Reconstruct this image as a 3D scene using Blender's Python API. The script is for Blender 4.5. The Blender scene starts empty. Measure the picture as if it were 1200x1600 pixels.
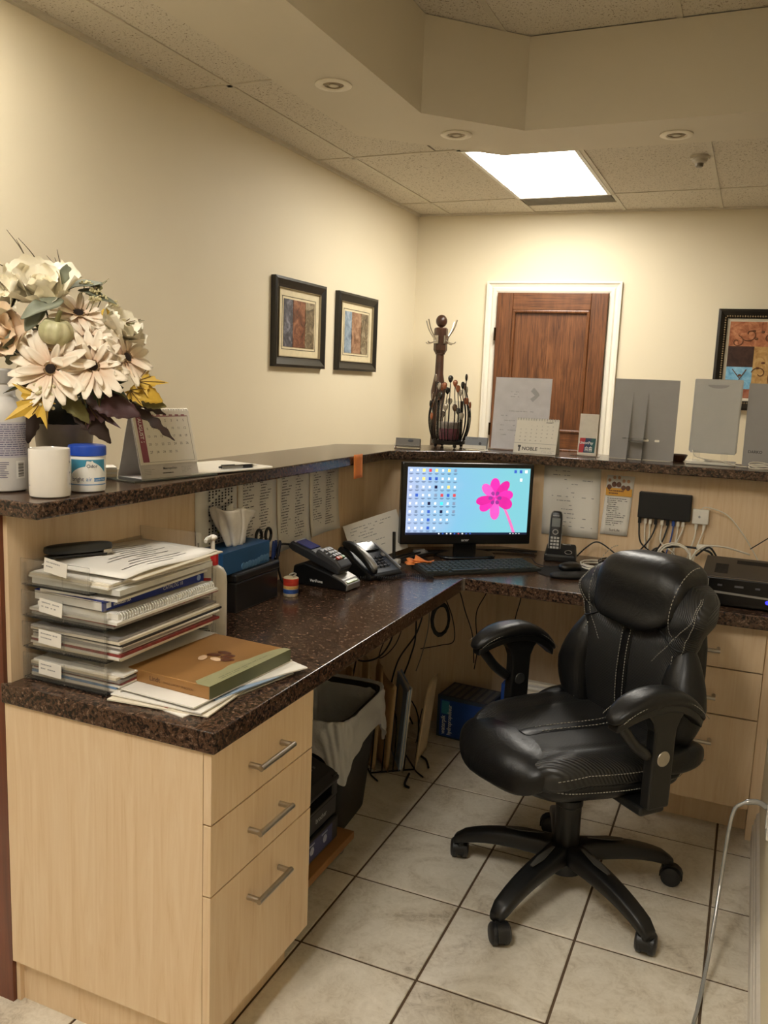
import bpy, bmesh, math, random
from mathutils import Matrix, Vector
random.seed(7)
SC = bpy.context.scene
COL = SC.collection
PI = math.pi
# ---------------- camera, world, exposure ----------------
def make_camera():
    yaw, pit, rol = math.radians(-23.2922), math.radians(-8.8447), math.radians(2.2601)
    f = Vector((math.sin(yaw)*math.cos(pit), math.cos(yaw)*math.cos(pit), math.sin(pit)))
    r0 = Vector((math.cos(yaw), -math.sin(yaw), 0)); u0 = r0.cross(f)
    r = r0*math.cos(rol)+u0*math.sin(rol); u = u0*math.cos(rol)-r0*math.sin(rol)
    cd = bpy.data.cameras.new('camera'); cam = bpy.data.objects.new('camera', cd); COL.objects.link(cam)
    m = Matrix((r, u, -f)).transposed().to_4x4(); m.translation = (0, 0, 1.42)
    cam.matrix_world = m
    cd.sensor_fit = 'HORIZONTAL'; cd.sensor_width = 36; cd.lens = 1322.18/1200*36; cd.clip_start = .02
    SC.camera = cam
make_camera()
wd = bpy.data.worlds.new('world'); SC.world = wd; wd.use_nodes = True
wd.node_tree.nodes['Background'].inputs[0].default_value = (1, .9, .75, 1)
wd.node_tree.nodes['Background'].inputs[1].default_value = .02
SC.view_settings.view_transform = 'Standard'; SC.view_settings.look = 'None'
SC.view_settings.gamma = 1; SC.view_settings.use_curve_mapping = False
SC.view_settings.exposure = 1.5
LIGHT = {'back': 9.0, 'left': 10.0, 'tray': 11.0}      # troffer strengths
LCOL = (1.0, .945, .845)
try: SC.cycles.transparent_max_bounces = 32
except Exception: pass
# ---------------- materials ----------------
def lin(c): return tuple(((v/255)/12.92 if v/255 <= .04045 else ((v/255+.055)/1.055)**2.4) for v in c)
_M = {}
def nodes(name):
    m = bpy.data.materials.new(name); m.use_nodes = True
    nt = m.node_tree; return m, nt, nt.nodes['Principled BSDF']
def N(nt, t, **kw):
    n = nt.nodes.new(t)
    for k, v in kw.items():
        if k in n.inputs: n.inputs[k].default_value = v
        else: setattr(n, k, v)
    return n
def ramp(nt, fac, stops):
    r = nt.nodes.new('ShaderNodeValToRGB'); e = r.color_ramp.elements
    while len(e) < len(stops): e.new(.5)
    for i, (p, c) in enumerate(stops): e[i].position = p; e[i].color = (*c, 1)
    nt.links.new(fac, r.inputs[0]); return r.outputs[0]
def coords(nt, scale=(1, 1, 1), kind='Object', rnd=False):
    tc = nt.nodes.new('ShaderNodeTexCoord'); out = nt.nodes.new('ShaderNodeNewGeometry').outputs['Position'] if kind == 'World' else tc.outputs[kind]
    if rnd:
        oi = nt.nodes.new('ShaderNodeObjectInfo'); mu = N(nt, 'ShaderNodeMath', operation='MULTIPLY'); mu.inputs[1].default_value = 37.0
        nt.links.new(oi.outputs['Random'], mu.inputs[0])
        ad = N(nt, 'ShaderNodeVectorMath', operation='ADD'); nt.links.new(out, ad.inputs[0]); nt.links.new(mu.outputs[0], ad.inputs[1]); out = ad.outputs[0]
    mp = nt.nodes.new('ShaderNodeMapping'); mp.inputs['Scale'].default_value = scale
    nt.links.new(out, mp.inputs[0]); return mp.outputs[0]
def noise(nt, vec, scale, detail=4, rough=.55, dist=0):
    n = N(nt, 'ShaderNodeTexNoise'); n.inputs['Scale'].default_value = scale; n.inputs['Detail'].default_value = detail
    n.inputs['Roughness'].default_value = rough; n.inputs['Distortion'].default_value = dist
    nt.links.new(vec, n.inputs['Vector']); return n.outputs['Fac']
def bump(nt, b, h, strength, dist=.002):
    n = N(nt, 'ShaderNodeBump'); n.inputs['Strength'].default_value = strength; n.inputs['Distance'].default_value = dist
    nt.links.new(h, n.inputs['Height']); nt.links.new(n.outputs[0], b.inputs['Normal'])
def M(name, rgb=None, rough=.5, metal=0, var=.06, vs=30, bmp=0, bs=200, coat=0, spec=.5, emit=0, sheen=0, sub=0):
    if name in _M: return _M[name]
    m, nt, b = nodes(name); c = lin(rgb)
    v = coords(nt); f = noise(nt, v, vs)
    o = ramp(nt, f, [(.3, tuple(x*(1-var) for x in c)), (.7, tuple(min(1, x*(1+var)) for x in c))])
    nt.links.new(o, b.inputs['Base Color'])
    b.inputs['Roughness'].default_value = rough; b.inputs['Metallic'].default_value = metal
    b.inputs['Coat Weight'].default_value = coat; b.inputs['Specular IOR Level'].default_value = spec
    if emit:
        nt.links.new(o, b.inputs['Emission Color']); b.inputs['Emission Strength'].default_value = emit
    if bmp: bump(nt, b, noise(nt, v, bs), bmp)
    _M[name] = m; return m
def special(name):
    if name in _M: return _M[name]
    m, nt, b = nodes(name); L = nt.links.new
    if name == 'granite':
        v = coords(nt, kind='World')
        a = noise(nt, v, 98, 6, .72, .6); vo = N(nt, 'ShaderNodeTexVoronoi'); vo.inputs['Scale'].default_value = 170; L(v, vo.inputs['Vector'])
        mx = N(nt, 'ShaderNodeMath', operation='MULTIPLY_ADD'); mx.inputs[1].default_value = .28
        sp = N(nt, 'ShaderNodeSeparateColor'); L(vo.outputs['Color'], sp.inputs[0]); L(sp.outputs[0], mx.inputs[0]); L(a, mx.inputs[2])
        o = ramp(nt, mx.outputs[0], [(.48, lin((24, 18, 15))), (.60, lin((54, 39, 31))), (.67, lin((96, 70, 52))), (.74, lin((52, 39, 31))), (.85, lin((124, 100, 82)))])
        L(o, b.inputs['Base Color']); b.inputs['Roughness'].default_value = .2; b.inputs['Specular IOR Level'].default_value = .45
        bump(nt, b, a, .05)
    elif name in ('maple', 'maple_edge'):
        v = coords(nt, (11, 11, .8), 'World'); a = noise(nt, v, 2.6, 5, .6, 2.2)
        w = noise(nt, coords(nt, (160, 160, 3), 'World'), 3, 3)
        ad = N(nt, 'ShaderNodeMath', operation='MULTIPLY_ADD'); ad.inputs[1].default_value = .22; L(w, ad.inputs[0]); L(a, ad.inputs[2])
        o = ramp(nt, ad.outputs[0], [(.36, lin((210, 178, 138))), (.52, lin((220, 192, 155))), (.8, lin((227, 203, 170)))])
        L(o, b.inputs['Base Color']); b.inputs['Roughness'].default_value = .45
    elif name.startswith('oak'):
        sc = (40, 40, 1.6) if name == 'oak_v' else (1.6, 40, 40)
        v = coords(nt, sc); a = noise(nt, v, 2.2, 6, .65, 1.0); w = noise(nt, coords(nt, (2.2, 2.2, .6)), 3, 3, .5, 2)
        ad = N(nt, 'ShaderNodeMath', operation='MULTIPLY_ADD'); ad.inputs[1].default_value = .5; L(w, ad.inputs[0]); L(a, ad.inputs[2])
        o = ramp(nt, ad.outputs[0], [(.50, lin((52, 28, 13))), (.72, lin((98, 58, 31))), (.95, lin((128, 82, 48)))])
        L(o, b.inputs['Base Color']); b.inputs['Roughness'].default_value = .32; bump(nt, b, a, .15)
    elif name == 'mahogany':
        a = noise(nt, coords(nt, (30, 30, 1.2)), 2, 5, .6, 1)
        L(ramp(nt, a, [(.3, lin((84, 42, 26))), (.7, lin((118, 62, 38)))]), b.inputs['Base Color']); b.inputs['Roughness'].default_value = .3
    elif name == 'floor_tile':
        v = coords(nt, rnd=True); a = noise(nt, v, 4.5, 7, .62, 1.6); c = noise(nt, v, 34, 5, .7, 2.2)
        ad = N(nt, 'ShaderNodeMath', operation='MULTIPLY_ADD'); ad.inputs[1].default_value = .55; L(c, ad.inputs[0]); L(a, ad.inputs[2])
        o = ramp(nt, ad.outputs[0], [(.48, lin((150, 136, 116))), (.66, lin((200, 190, 172))), (.78, lin((214, 206, 190))), (1, lin((228, 221, 207)))])
        oi = nt.nodes.new('ShaderNodeObjectInfo'); mr = N(nt, 'ShaderNodeMapRange'); mr.inputs['To Min'].default_value = .93; mr.inputs['To Max'].default_value = 1.04
        L(oi.outputs['Random'], mr.inputs['Value'])
        hs = N(nt, 'ShaderNodeHueSaturation'); L(mr.outputs[0], hs.inputs['Value']); L(o, hs.inputs['Color'])
        L(hs.outputs[0], b.inputs['Base Color']); b.inputs['Roughness'].default_value = .38; bump(nt, b, ad.outputs[0], .12)
    elif name == 'ceiling_panel':
        v = coords(nt, rnd=True); a = noise(nt, v, 85, 2, .5); c = noise(nt, v, 170, 2)
        mn = N(nt, 'ShaderNodeMath', operation='MINIMUM'); L(a, mn.inputs[0]); L(c, mn.inputs[1])
        o = ramp(nt, mn.outputs[0], [(.33, lin((150, 138, 116))), (.385, lin((214, 206, 190))), (1, lin((218, 210, 194)))])
        L(o, b.inputs['Base Color']); b.inputs['Roughness'].default_value = .95; bump(nt, b, mn.outputs[0], .6)
    elif name.startswith('carbon'):
        tc = coords(nt, (1, 1, .12) if name == 'carbon' else (.12, 1, 1)); w = N(nt, 'ShaderNodeTexWave', wave_type='BANDS', bands_direction='DIAGONAL'); w.inputs['Scale'].default_value = 85; w.inputs['Distortion'].default_value = .3
        L(tc, w.inputs['Vector'])
        L(ramp(nt, w.outputs['Fac'], [(0, (.003, .003, .0035)), (1, (.012, .012, .012))]), b.inputs['Base Color'])
        b.inputs['Roughness'].default_value = .4; bump(nt, b, w.outputs['Fac'], .6, .0015)
    elif name == 'leather':
        v = coords(nt); a = noise(nt, v, 14, 5, .6, .8); c = noise(nt, v, 260, 3)
        ad = N(nt, 'ShaderNodeMath', operation='MULTIPLY_ADD'); ad.inputs[1].default_value = .12; L(c, ad.inputs[0]); L(a, ad.inputs[2])
        L(ramp(nt, a, [(.3, (.0045, .0045, .005)), (.75, (.008, .008, .008))]), b.inputs['Base Color'])
        b.inputs['Roughness'].default_value = .36; b.inputs['Specular IOR Level'].default_value = .32; bump(nt, b, ad.outputs[0], .22, .01)
    elif name in ('acrylic', 'clear_cord'):
        nt.nodes.remove(b); out = nt.nodes['Material Output']
        t = N(nt, 'ShaderNodeBsdfTransparent'); t.inputs[0].default_value = (.985, .987, .985, 1) if name == 'acrylic' else (.8, .78, .7, 1)
        g = N(nt, 'ShaderNodeBsdfGlossy'); g.inputs['Roughness'].default_value = .05
        d = N(nt, 'ShaderNodeBsdfDiffuse'); d.inputs[0].default_value = (.7, .7, .68, 1)
        lw = N(nt, 'ShaderNodeLayerWeight'); lw.inputs[0].default_value = .2 if name == 'acrylic' else .6
        s1 = N(nt, 'ShaderNodeMixShader'); s1.inputs[0].default_value = .03 if name == 'acrylic' else .35; L(t.outputs[0], s1.inputs[1]); L(d.outputs[0], s1.inputs[2])
        s2 = N(nt, 'ShaderNodeMixShader'); L(lw.outputs['Fresnel'], s2.inputs[0]); L(s1.outputs[0], s2.inputs[1]); L(g.outputs[0], s2.inputs[2])
        L(s2.outputs[0], out.inputs[0])
    elif name == 'bin_liner':
        nt.nodes.remove(b); out = nt.nodes['Material Output']
        a = noise(nt, coords(nt), 40, 4)
        t = N(nt, 'ShaderNodeBsdfTransparent'); tl = N(nt, 'ShaderNodeBsdfTranslucent'); tl.inputs[0].default_value = (.85, .85, .84, 1)
        d = N(nt, 'ShaderNodeBsdfPrincipled'); d.inputs['Base Color'].default_value = (.82, .82, .81, 1); d.inputs['Roughness'].default_value = .3
        bm = N(nt, 'ShaderNodeBump'); bm.inputs['Strength'].default_value = .6; bm.inputs['Distance'].default_value = .01; L(a, bm.inputs['Height']); L(bm.outputs[0], d.inputs['Normal'])
        s0 = N(nt, 'ShaderNodeMixShader'); s0.inputs[0].default_value = .3; L(d.outputs[0], s0.inputs[1]); L(tl.outputs[0], s0.inputs[2])
        s1 = N(nt, 'ShaderNodeMixShader'); s1.inputs[0].default_value = .2; L(s0.outputs[0], s1.inputs[1]); L(t.outputs[0], s1.inputs[2]); L(s1.outputs[0], out.inputs[0])
    elif name == 'screen':
        v = coords(nt, kind='Generated'); sx = N(nt, 'ShaderNodeSeparateXYZ'); L(v, sx.inputs[0])
        a = noise(nt, v, 2.2, 2)
        ad = N(nt, 'ShaderNodeMath', operation='MULTIPLY_ADD'); ad.inputs[1].default_value = .35; L(a, ad.inputs[0]); L(sx.outputs['X'], ad.inputs[2])
        o = ramp(nt, ad.outputs[0], [(.15, lin((190, 206, 244))), (.6, lin((140, 205, 238))), (1.1, lin((136, 214, 226)))])
        b.inputs['Base Color'].default_value = (.01, .01, .01, 1); L(o, b.inputs['Emission Color']); b.inputs['Emission Strength'].default_value = .36; b.inputs['Roughness'].default_value = .4
    elif name.startswith('light_'):
        b.inputs['Base Color'].default_value = (.9, .9, .9, 1)
        b.inputs['Emission Color'].default_value = (*LCOL, 1); b.inputs['Emission Strength'].default_value = LIGHT[name[6:]]
    elif name.startswith('art_'):
        base = {'art_slate': [(38, 40, 50), (84, 84, 92), (150, 150, 160)], 'art_rust': [(60, 36, 24), (112, 66, 44), (160, 110, 80)], 'art_moss': [(50, 42, 30), (120, 104, 78), (176, 164, 136)],
                'art_blue': [(96, 112, 126), (132, 150, 164), (170, 180, 190)], 'art_tan': [(96, 64, 44), (150, 112, 84), (184, 150, 120)],
                'art_copper': [(128, 70, 44), (176, 112, 76), (206, 150, 112)], 'art_plum': [(44, 26, 22), (60, 38, 32), (74, 48, 40)], 'art_gold': [(160, 120, 66), (190, 150, 92), (208, 176, 120)],
                'art_sky': [(92, 150, 190), (126, 184, 216), (160, 206, 228)], 'art_brick': [(130, 70, 52), (160, 96, 72), (180, 120, 92)]}[name]
        a = noise(nt, coords(nt, kind='World'), 17, 6, .68, 1.2)
        L(ramp(nt, a, [(.33, lin(base[0])), (.5, lin(base[1])), (.68, lin(base[2]))]), b.inputs['Base Color']); b.inputs['Roughness'].default_value = .4
    elif name == 'wall_paint':
        v = coords(nt, kind='World'); a = noise(nt, v, 1.2, 3); c = noise(nt, v, 260, 3)
        L(ramp(nt, a, [(.3, lin((226, 214, 186))), (.7, lin((230, 219, 192)))]), b.inputs['Base Color']); b.inputs['Roughness'].default_value = .6; bump(nt, b, c, .08)
    elif name == 'petal_cream':
        v = coords(nt); sx = N(nt, 'ShaderNodeSeparateXYZ'); L(v, sx.inputs[0]); a = noise(nt, coords(nt, (8, 60, 60)), 3, 3)
        mu = N(nt, 'ShaderNodeMath', operation='MULTIPLY_ADD'); mu.inputs[1].default_value = .012; L(a, mu.inputs[0]); L(sx.outputs['X'], mu.inputs[2])
        L(ramp(nt, mu.outputs[0], [(.006, lin((176, 112, 78))), (.022, lin((232, 204, 176))), (.06, lin((246, 234, 214)))]), b.inputs['Base Color']); b.inputs['Roughness'].default_value = .7
    elif name == 'pumpkin':
        L(ramp(nt, noise(nt, coords(nt), 25, 4), [(.3, lin((176, 174, 128))), (.7, lin((216, 208, 168)))]), b.inputs['Base Color']); b.inputs['Roughness'].default_value = .5
    _M[name] = m; return m
S = special
WHITE = lambda: M('white_plastic', (226, 222, 212), .4)
BLACK = lambda: M('black_plastic', (16, 16, 17), .38)
PAPER = lambda: M('paper', (226, 222, 214), .8, vs=8, var=.03)
INK = lambda: M('ink', (70, 68, 70), .8)
STEEL = lambda: M('brushed_steel', (186, 180, 170), .32, 1, vs=60)
CHROME = lambda: M('chrome', (214, 212, 208), .12, 1)
# ---------------- geometry builder ----------------
class G:
    def __init__(s): s.bm = bmesh.new()
    def face(s, vs):
        try: return s.bm.faces.new(vs)
        except ValueError: return None
    def poly(s, pts): return s.face([s.bm.verts.new(p) for p in pts])
    def box(s, x0, y0, z0, x1, y1, z1, mx=None):
        v = [Vector((x, y, z)) for z in (z0, z1) for y in (y0, y1) for x in (x0, x1)]
        if mx: v = [mx @ p for p in v]
        v = [s.bm.verts.new(p) for p in v]
        for f in ((0, 2, 3, 1), (4, 5, 7, 6), (0, 1, 5, 4), (2, 6, 7, 3), (0, 4, 6, 2), (1, 3, 7, 5)): s.face([v[i] for i in f])
        return s
    def rings(s, rings, close=True, caps=True):
        R = [[s.bm.verts.new(p) for p in r] for r in rings]; n = len(R[0])
        for a, b in zip(R, R[1:]):
            for i in range(n if close else n-1): s.face([a[i], a[(i+1) % n], b[(i+1) % n], b[i]])
        if caps and close: s.face(R[0][::-1]); s.face(R[-1])
        return s
    def cyl(s, p0, p1, r0, r1=None, n=16, caps=True):
        p0, p1 = Vector(p0), Vector(p1); r1 = r0 if r1 is None else r1
        q = (p1-p0).to_track_quat('Z', 'Y').to_matrix(); u, v = q.col[0], q.col[1]
        return s.rings([[p+(u*math.cos(2*PI*i/n)+v*math.sin(2*PI*i/n))*r for i in range(n)] for p, r in ((p0, r0), (p1, r1))], caps=caps)
    def tube(s, pts, r, n=8, smooth=0, rz=None):
        pts = [Vector(p) for p in pts]
        if smooth: pts = spline(pts, smooth)
        rr = r if callable(r) else (lambda t: r)
        t = (pts[1]-pts[0]).normalized(); u = t.orthogonal().normalized(); rg = []
        for i, p in enumerate(pts):
            t = (pts[min(i+1, len(pts)-1)]-pts[max(i-1, 0)]).normalized()
            u = (u-t*u.dot(t)); u = u.normalized() if u.length > 1e-6 else t.orthogonal().normalized()
            w = t.cross(u); k = rr(i/(len(pts)-1))
            rg.append([p+(u*math.cos(2*PI*j/n)+w*math.sin(2*PI*j/n))*k for j in range(n)])
        return s.rings(rg)
    def lathe(s, prof, n=24, c=(0, 0, 0), caps=True):
        return s.rings([[Vector((c[0]+r*math.cos(2*PI*i/n), c[1]+r*math.sin(2*PI*i/n), c[2]+z)) for i in range(n)] for r, z in prof], caps=caps)
    def prism(s, pts, z0, z1, mx=None):
        a = [Vector((p[0], p[1], z0)) for p in pts]; b = [Vector((p[0], p[1], z1)) for p in pts]
        if mx: a = [mx @ p for p in a]; b = [mx @ p for p in b]
        return s.rings([a, b])
    def ell(s, c, r, e1=1, e2=1, nu=24, nv=12, warp=None, mx=None):
        sg = lambda x, e: math.copysign(abs(x)**e, x); rg = []
        for j in range(nv+1):
            v = -PI/2+PI*j/nv; v = max(-PI/2+.02, min(PI/2-.02, v)); ring = []
            for i in range(nu):
                u = 2*PI*i/nu
                p = Vector((r[0]*sg(math.cos(v), e1)*sg(math.cos(u), e2), r[1]*sg(math.cos(v), e1)*sg(math.sin(u), e2), r[2]*sg(math.sin(v), e1)))
                if warp: p = Vector(warp(p))
                p = p+Vector(c)
                ring.append(mx @ p if mx else p)
            rg.append(ring)
        return s.rings(rg)
    def shell(s, fa, fb, ns, nt):
        A = [[s.bm.verts.new(fa(-1+2*i/ns, j/nt)) for i in range(ns+1)] for j in range(nt+1)]
        B = [[A[j][i] if i in (0, ns) or j in (0, nt) else s.bm.verts.new(fb(-1+2*i/ns, j/nt)) for i in range(ns+1)] for j in range(nt+1)]
        for j in range(nt):
            for i in range(ns):
                s.face([A[j][i], A[j][i+1], A[j+1][i+1], A[j+1][i]]); q = [B[j][i], B[j+1][i], B[j+1][i+1], B[j][i+1]]
                if len(set(q)) == 4: s.face(q)
        return s
    def sheet(s, fn, nu, nv, th=0):
        A = [[s.bm.verts.new(fn(i/nu, j/nv)) for i in range(nu+1)] for j in range(nv+1)]
        for j in range(nv):
            for i in range(nu): s.face([A[j][i], A[j][i+1], A[j+1][i+1], A[j+1][i]])
        return s
    def words(s, o, u, v, w, h, n, seed=0, fill=.85, lh=.45, ind=0):
        rd = random.Random(seed); o, u, v = Vector(o), Vector(u), Vector(v); st = h/n
        for k in range(n):
            x = rd.uniform(0, ind)*w; end = w*rd.uniform(.35, 1)*1.0
            while x < end:
                l = rd.uniform(.02, .11)*w
                if rd.random() < fill and x+l < w:
                    a = o+u*x-v*(k*st); s.poly([a-v*st*lh, a+u*l-v*st*lh, a+u*l, a])
                x += l+.018*w
        return s
    def build(s, name, mat, parent=None, smooth=False, bev=0, seg=2, solid=0, sub=0, label=None, kind=None, cat=None, group=None, loc=None, rot=None, norm=True):
        if norm: bmesh.ops.recalc_face_normals(s.bm, faces=s.bm.faces)
        me = bpy.data.meshes.new(name); s.bm.to_mesh(me); s.bm.free()
        if smooth:
            for p in me.polygons: p.use_smooth = True
            if smooth == 'auto':
                try: me.set_sharp_from_angle(angle=math.radians(38))
                except Exception: pass
        me.materials.append(mat); o = bpy.data.objects.new(name, me); COL.objects.link(o)
        if parent: o.parent = parent
        if loc: o.location = loc
        if rot: o.rotation_euler = rot
        if solid: m = o.modifiers.new('solid', 'SOLIDIFY'); m.thickness = solid; m.offset = 0
        if bev: m = o.modifiers.new('bevel', 'BEVEL'); m.width = bev; m.segments = seg; m.limit_method = 'ANGLE'; m.angle_limit = math.radians(40)
        if sub: m = o.modifiers.new('sub', 'SUBSURF'); m.levels = sub; m.render_levels = sub
        if label: o['label'] = label
        if cat: o['category'] = cat
        if kind: o['kind'] = kind
        if group: o['group'] = group
        return o
def spline(p, k):
    out = []
    for i in range(len(p)-1):
        a, b, c, d = p[max(i-1, 0)], p[i], p[i+1], p[min(i+2, len(p)-1)]
        for j in range(k):
            t = j/k; out.append(.5*((2*b)+(c-a)*t+(2*a-5*b+4*c-d)*t*t+(3*b-a-3*c+d)*t**3))
    out.append(p[-1]); return out
def thing(name, label, cat, loc=(0, 0, 0), rz=0, group=None, rot=None):
    o = bpy.data.objects.new(name, None); COL.objects.link(o); o.empty_display_size = .05
    o.location = loc; o.rotation_euler = rot if rot else (0, 0, rz)
    o['label'] = label; o['category'] = cat
    if group: o['group'] = group
    return o
def copy_tree(o, parent=None):
    c = o.copy(); COL.objects.link(c)
    if parent: c.parent = parent
    for ch in list(o.children): copy_tree(ch, c)
    return c
def text(s, size, mat, parent, o, u, v, name='lettering', align='LEFT', cyl=0, bold=0, sx=1):
    cu = bpy.data.curves.new('t', 'FONT'); cu.body = s; cu.size = size; cu.align_x = align; cu.resolution_u = 3; cu.offset = bold
    ob = bpy.data.objects.new('t', cu); me = bpy.data.meshes.new_from_object(ob); bpy.data.objects.remove(ob); bpy.data.curves.remove(cu)
    o, u, v = Vector(o), Vector(u).normalized(), Vector(v).normalized()
    for w in me.vertices:
        x, y = w.co.x*sx, w.co.y
        if cyl:
            a = x/cyl; n = u.cross(v); w.co = o+n*(math.cos(a)*cyl)+u*(math.sin(a)*cyl)+v*y
        else: w.co = o+u*x+v*y
    me.name = name; me.materials.clear(); me.materials.append(mat)
    ob = bpy.data.objects.new(name, me); COL.objects.link(ob); ob.parent = parent; return ob
def rot2(a): return Matrix.Rotation(a, 4, 'Z')
def TR(x, y, z): return Matrix.Translation((x, y, z))
# ---------------- setting ----------------
def struct(o, label=None):
    o['kind'] = 'structure'
    if label: o['label'] = label
    return o
WALL = S('wall_paint'); PAINTW = M('soffit_paint', (206, 198, 182), .6, var=.02, vs=2)
BA = math.radians(5.0)
def bw(x): return 6.0+(x+2.40)*math.tan(BA)             # y of the back wall at x
def BK(u, z, d=0): return Vector((-2.40+u*math.cos(BA)+d*math.sin(BA), 6.0+u*math.sin(BA)-d*math.cos(BA), z))
BMX = TR(-2.40, 6.0, 0) @ rot2(BA)                      # back wall frame: x along it, -y into the room
ZC, ZS, ZT = 2.62, 2.57, 2.97
struct(G().box(-2.52, -2.0, -.0, -2.40, 6.1, 3.05).build('wall_left', WALL), 'cream painted wall on the left')
g = G(); g.prism([(-2.40, 6.0), (2.3, bw(2.3)), (2.3, bw(2.3)+.12), (-2.40, 6.12)], 0, 3.05); struct(g.build('wall_back', WALL), 'cream painted wall at the back')
struct(G().box(.135, .9, 0, .235, 3.6, ZT).build('wall_right', WALL), 'cream wall at the right edge')
struct(G().box(2.3, -2.0, 0, 2.4, 6.5, 3.05).build('wall_far', WALL), 'cream wall closing the room')
struct(G().box(-2.4, -2.1, 0, 2.3, -2.0, 3.05).build('wall_front', WALL), 'cream wall behind the viewer')
# floor: grout bed and separate tiles
fl = struct(G().box(-2.4, -2.0, -.08, 2.3, 6.45, -.003).build('floor', M('grout', (86, 68, 50), .9)), 'beige ceramic tile floor with brown grout')
tp, tq, gr = .3160, .3230, .0068
g = G(); a, b = tp/2-gr/2, tq/2-gr/2
g.rings([[(-a, -b, -.006), (a, -b, -.006), (a, b, -.006), (-a, b, -.006)], [(-a, -b, -.0012), (a, -b, -.0012), (a, b, -.0012), (-a, b, -.0012)], [(-a+.0025, -b+.0025, 0), (a-.0025, -b+.0025, 0), (a-.0025, b-.0025, 0), (-a+.0025, b-.0025, 0)]])
t0 = g.build('tile', S('floor_tile'), fl); me = t0.data; first = True
for i in range(-5, 6):
    for j in range(-4, 14):
        x = -.931+tp*(i+.5); y = 1.736+tq*(j+.5)
        if y-b < -2 or (i < -2 and j > 1): continue
        if i > 3 and j > -3: continue
        if i > 2 and j > 4: continue
        if first: o = t0; first = False
        else: o = bpy.data.objects.new('tile', me); COL.objects.link(o); o.parent = fl
        o.location = (x, y, 0)
# outer ceiling: tiles on a white grid
cl = struct(G().box(-2.4, -2.0, ZC+.02, -1.68, bw(-2.4)+.05, ZC+.05).build('ceiling', PAINTW), 'white grid ceiling with speckled mineral tiles')
g = G(); g.prism([(-1.68, 4.0), (2.3, 4.0), (2.3, bw(2.3)), (-1.68, bw(-1.68))], ZC+.02, ZC+.05); g.build('ceiling_backing', PAINTW, cl)
XL = [-2.40]+[-2.165+.61*k for k in range(8)]; YL = [-1.608+1.203*k for k in range(8)]
CP = S('ceiling_panel'); TEE = M('grid_white', (206, 198, 180), .5)
def panel(x0, x1, y0, y1):
    x0 += .006; x1 -= .006; y0 += .006; y1 -= .006
    if x1-x0 < .02 or y1-y0 < .02: return
    ya, yb = min(y1, bw(x0)-.012), min(y1, bw(x1)-.012)
    cx, cy = (x0+x1)/2, (y0+y1)/2
    g = G(); g.prism([(x0-cx, y0-cy), (x1-cx, y0-cy), (x1-cx, yb-cy), (x0-cx, ya-cy)], .004, .02)
    o = g.build('ceiling_tile', CP, cl); o.location = (cx, cy, ZC)
SX, SY = -1.68, 4.0
LEFTL = (-2.165, -1.555, .798, 2.001)
for i in range(len(XL)-1):
    for j in range(len(YL)-1):
        x0, x1, y0, y1 = XL[i], min(XL[i+1], 2.3), YL[j], YL[j+1]
        if (i, j) == (2, 5): continue                    # the troffer
        if (i, j) == (1, 2): continue                    # troffer over the customer side
        if (i, j) == (2, 6): y0 = 5.85
        if x1 <= SX or y0 >= SY: panel(x0, x1, y0, y1)
        else:
            if x0 < SX: panel(x0, SX, y0, min(y1, 9))
            if y1 > SY: panel(max(x0, SX), x1, max(y0, SY), y1)
for k, x in enumerate(XL[1:]):
    y0 = -2.0 if x < SX else SY
    if x < 2.3: G().box(x-.012, y0, ZC-.001, x+.012, bw(x)-.005, ZC+.006).build('grid_runner', TEE, cl)
for j, y in enumerate(YL[1:]):
    if y < 5.9: G().box(-2.40, y-.012, ZC-.001, (SX if y < SY else 2.3), y+.012, ZC+.006).build('grid_runner', TEE, cl)
G().box(-2.40, -2.0, ZC-.012, -2.376, 5.99, ZC+.006).build('edge_trim', TEE, cl)
g = G(); g.prism([(-2.40, 5.995), (2.3, bw(2.3)-.005), (2.3, bw(2.3)-.03), (-2.40, 5.97)], ZC-.008, ZC+.006); g.build('edge_trim', TEE, cl)
# bulkhead ring round the raised tray
SO = M('bulkhead_paint', (214, 205, 186), .6, var=.015, vs=2)
inner = [(-1.455, -2.0), (-1.455, 3.612), (-1.09, 3.982), (2.3, 3.985)]
outer = [(-1.87, -2.0), (-1.87, 3.85), (-1.30, 4.37), (2.3, 4.40)]
g = G()
for k in range(3):
    a, b, c, d = inner[k], inner[k+1], outer[k+1], outer[k]
    g.poly([(*a, ZS), (*b, ZS), (*c, ZS), (*d, ZS)])
    g.poly([(*a, ZS), (*b, ZS), (*b, ZT), (*a, ZT)]); g.poly([(*d, ZS), (*c, ZS), (*c, ZT+.05), (*d, ZT+.05)])
bmesh.ops.remove_doubles(g.bm, verts=g.bm.verts, dist=.0005)
struct(g.build('trim_1', SO), 'painted drywall bulkhead around the raised ceiling tray')
ct = struct(G().box(-1.6, -2.0, ZT+.02, 2.3, 4.2, ZT+.05).build('ceiling_2', PAINTW), 'raised tray ceiling with speckled tiles')
XT = [-1.93+.74*k for k in range(7)]; YT = [3.99-1.2*k for k in range(6)]
for i in range(6):
    for j in range(5):
        x0, x1, y1, y0 = max(XT[i], -1.6), min(XT[i+1], 2.3), YT[j], YT[j+1]
        if (i, j) == (1, 3): continue
        g = G(); cx, cy = (x0+x1)/2, (y0+y1)/2; g.box(x0-cx+.006, y0-cy+.006, .004, x1-cx-.006, y1-cy-.006, .02)
        o = g.build('ceiling_tile', CP, ct); o.location = (cx, cy, ZT)
for x in XT[1:-1]: G().box(x-.012, -2.0, ZT-.001, x+.012, 3.985, ZT+.006).build('grid_runner', TEE, ct)
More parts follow.
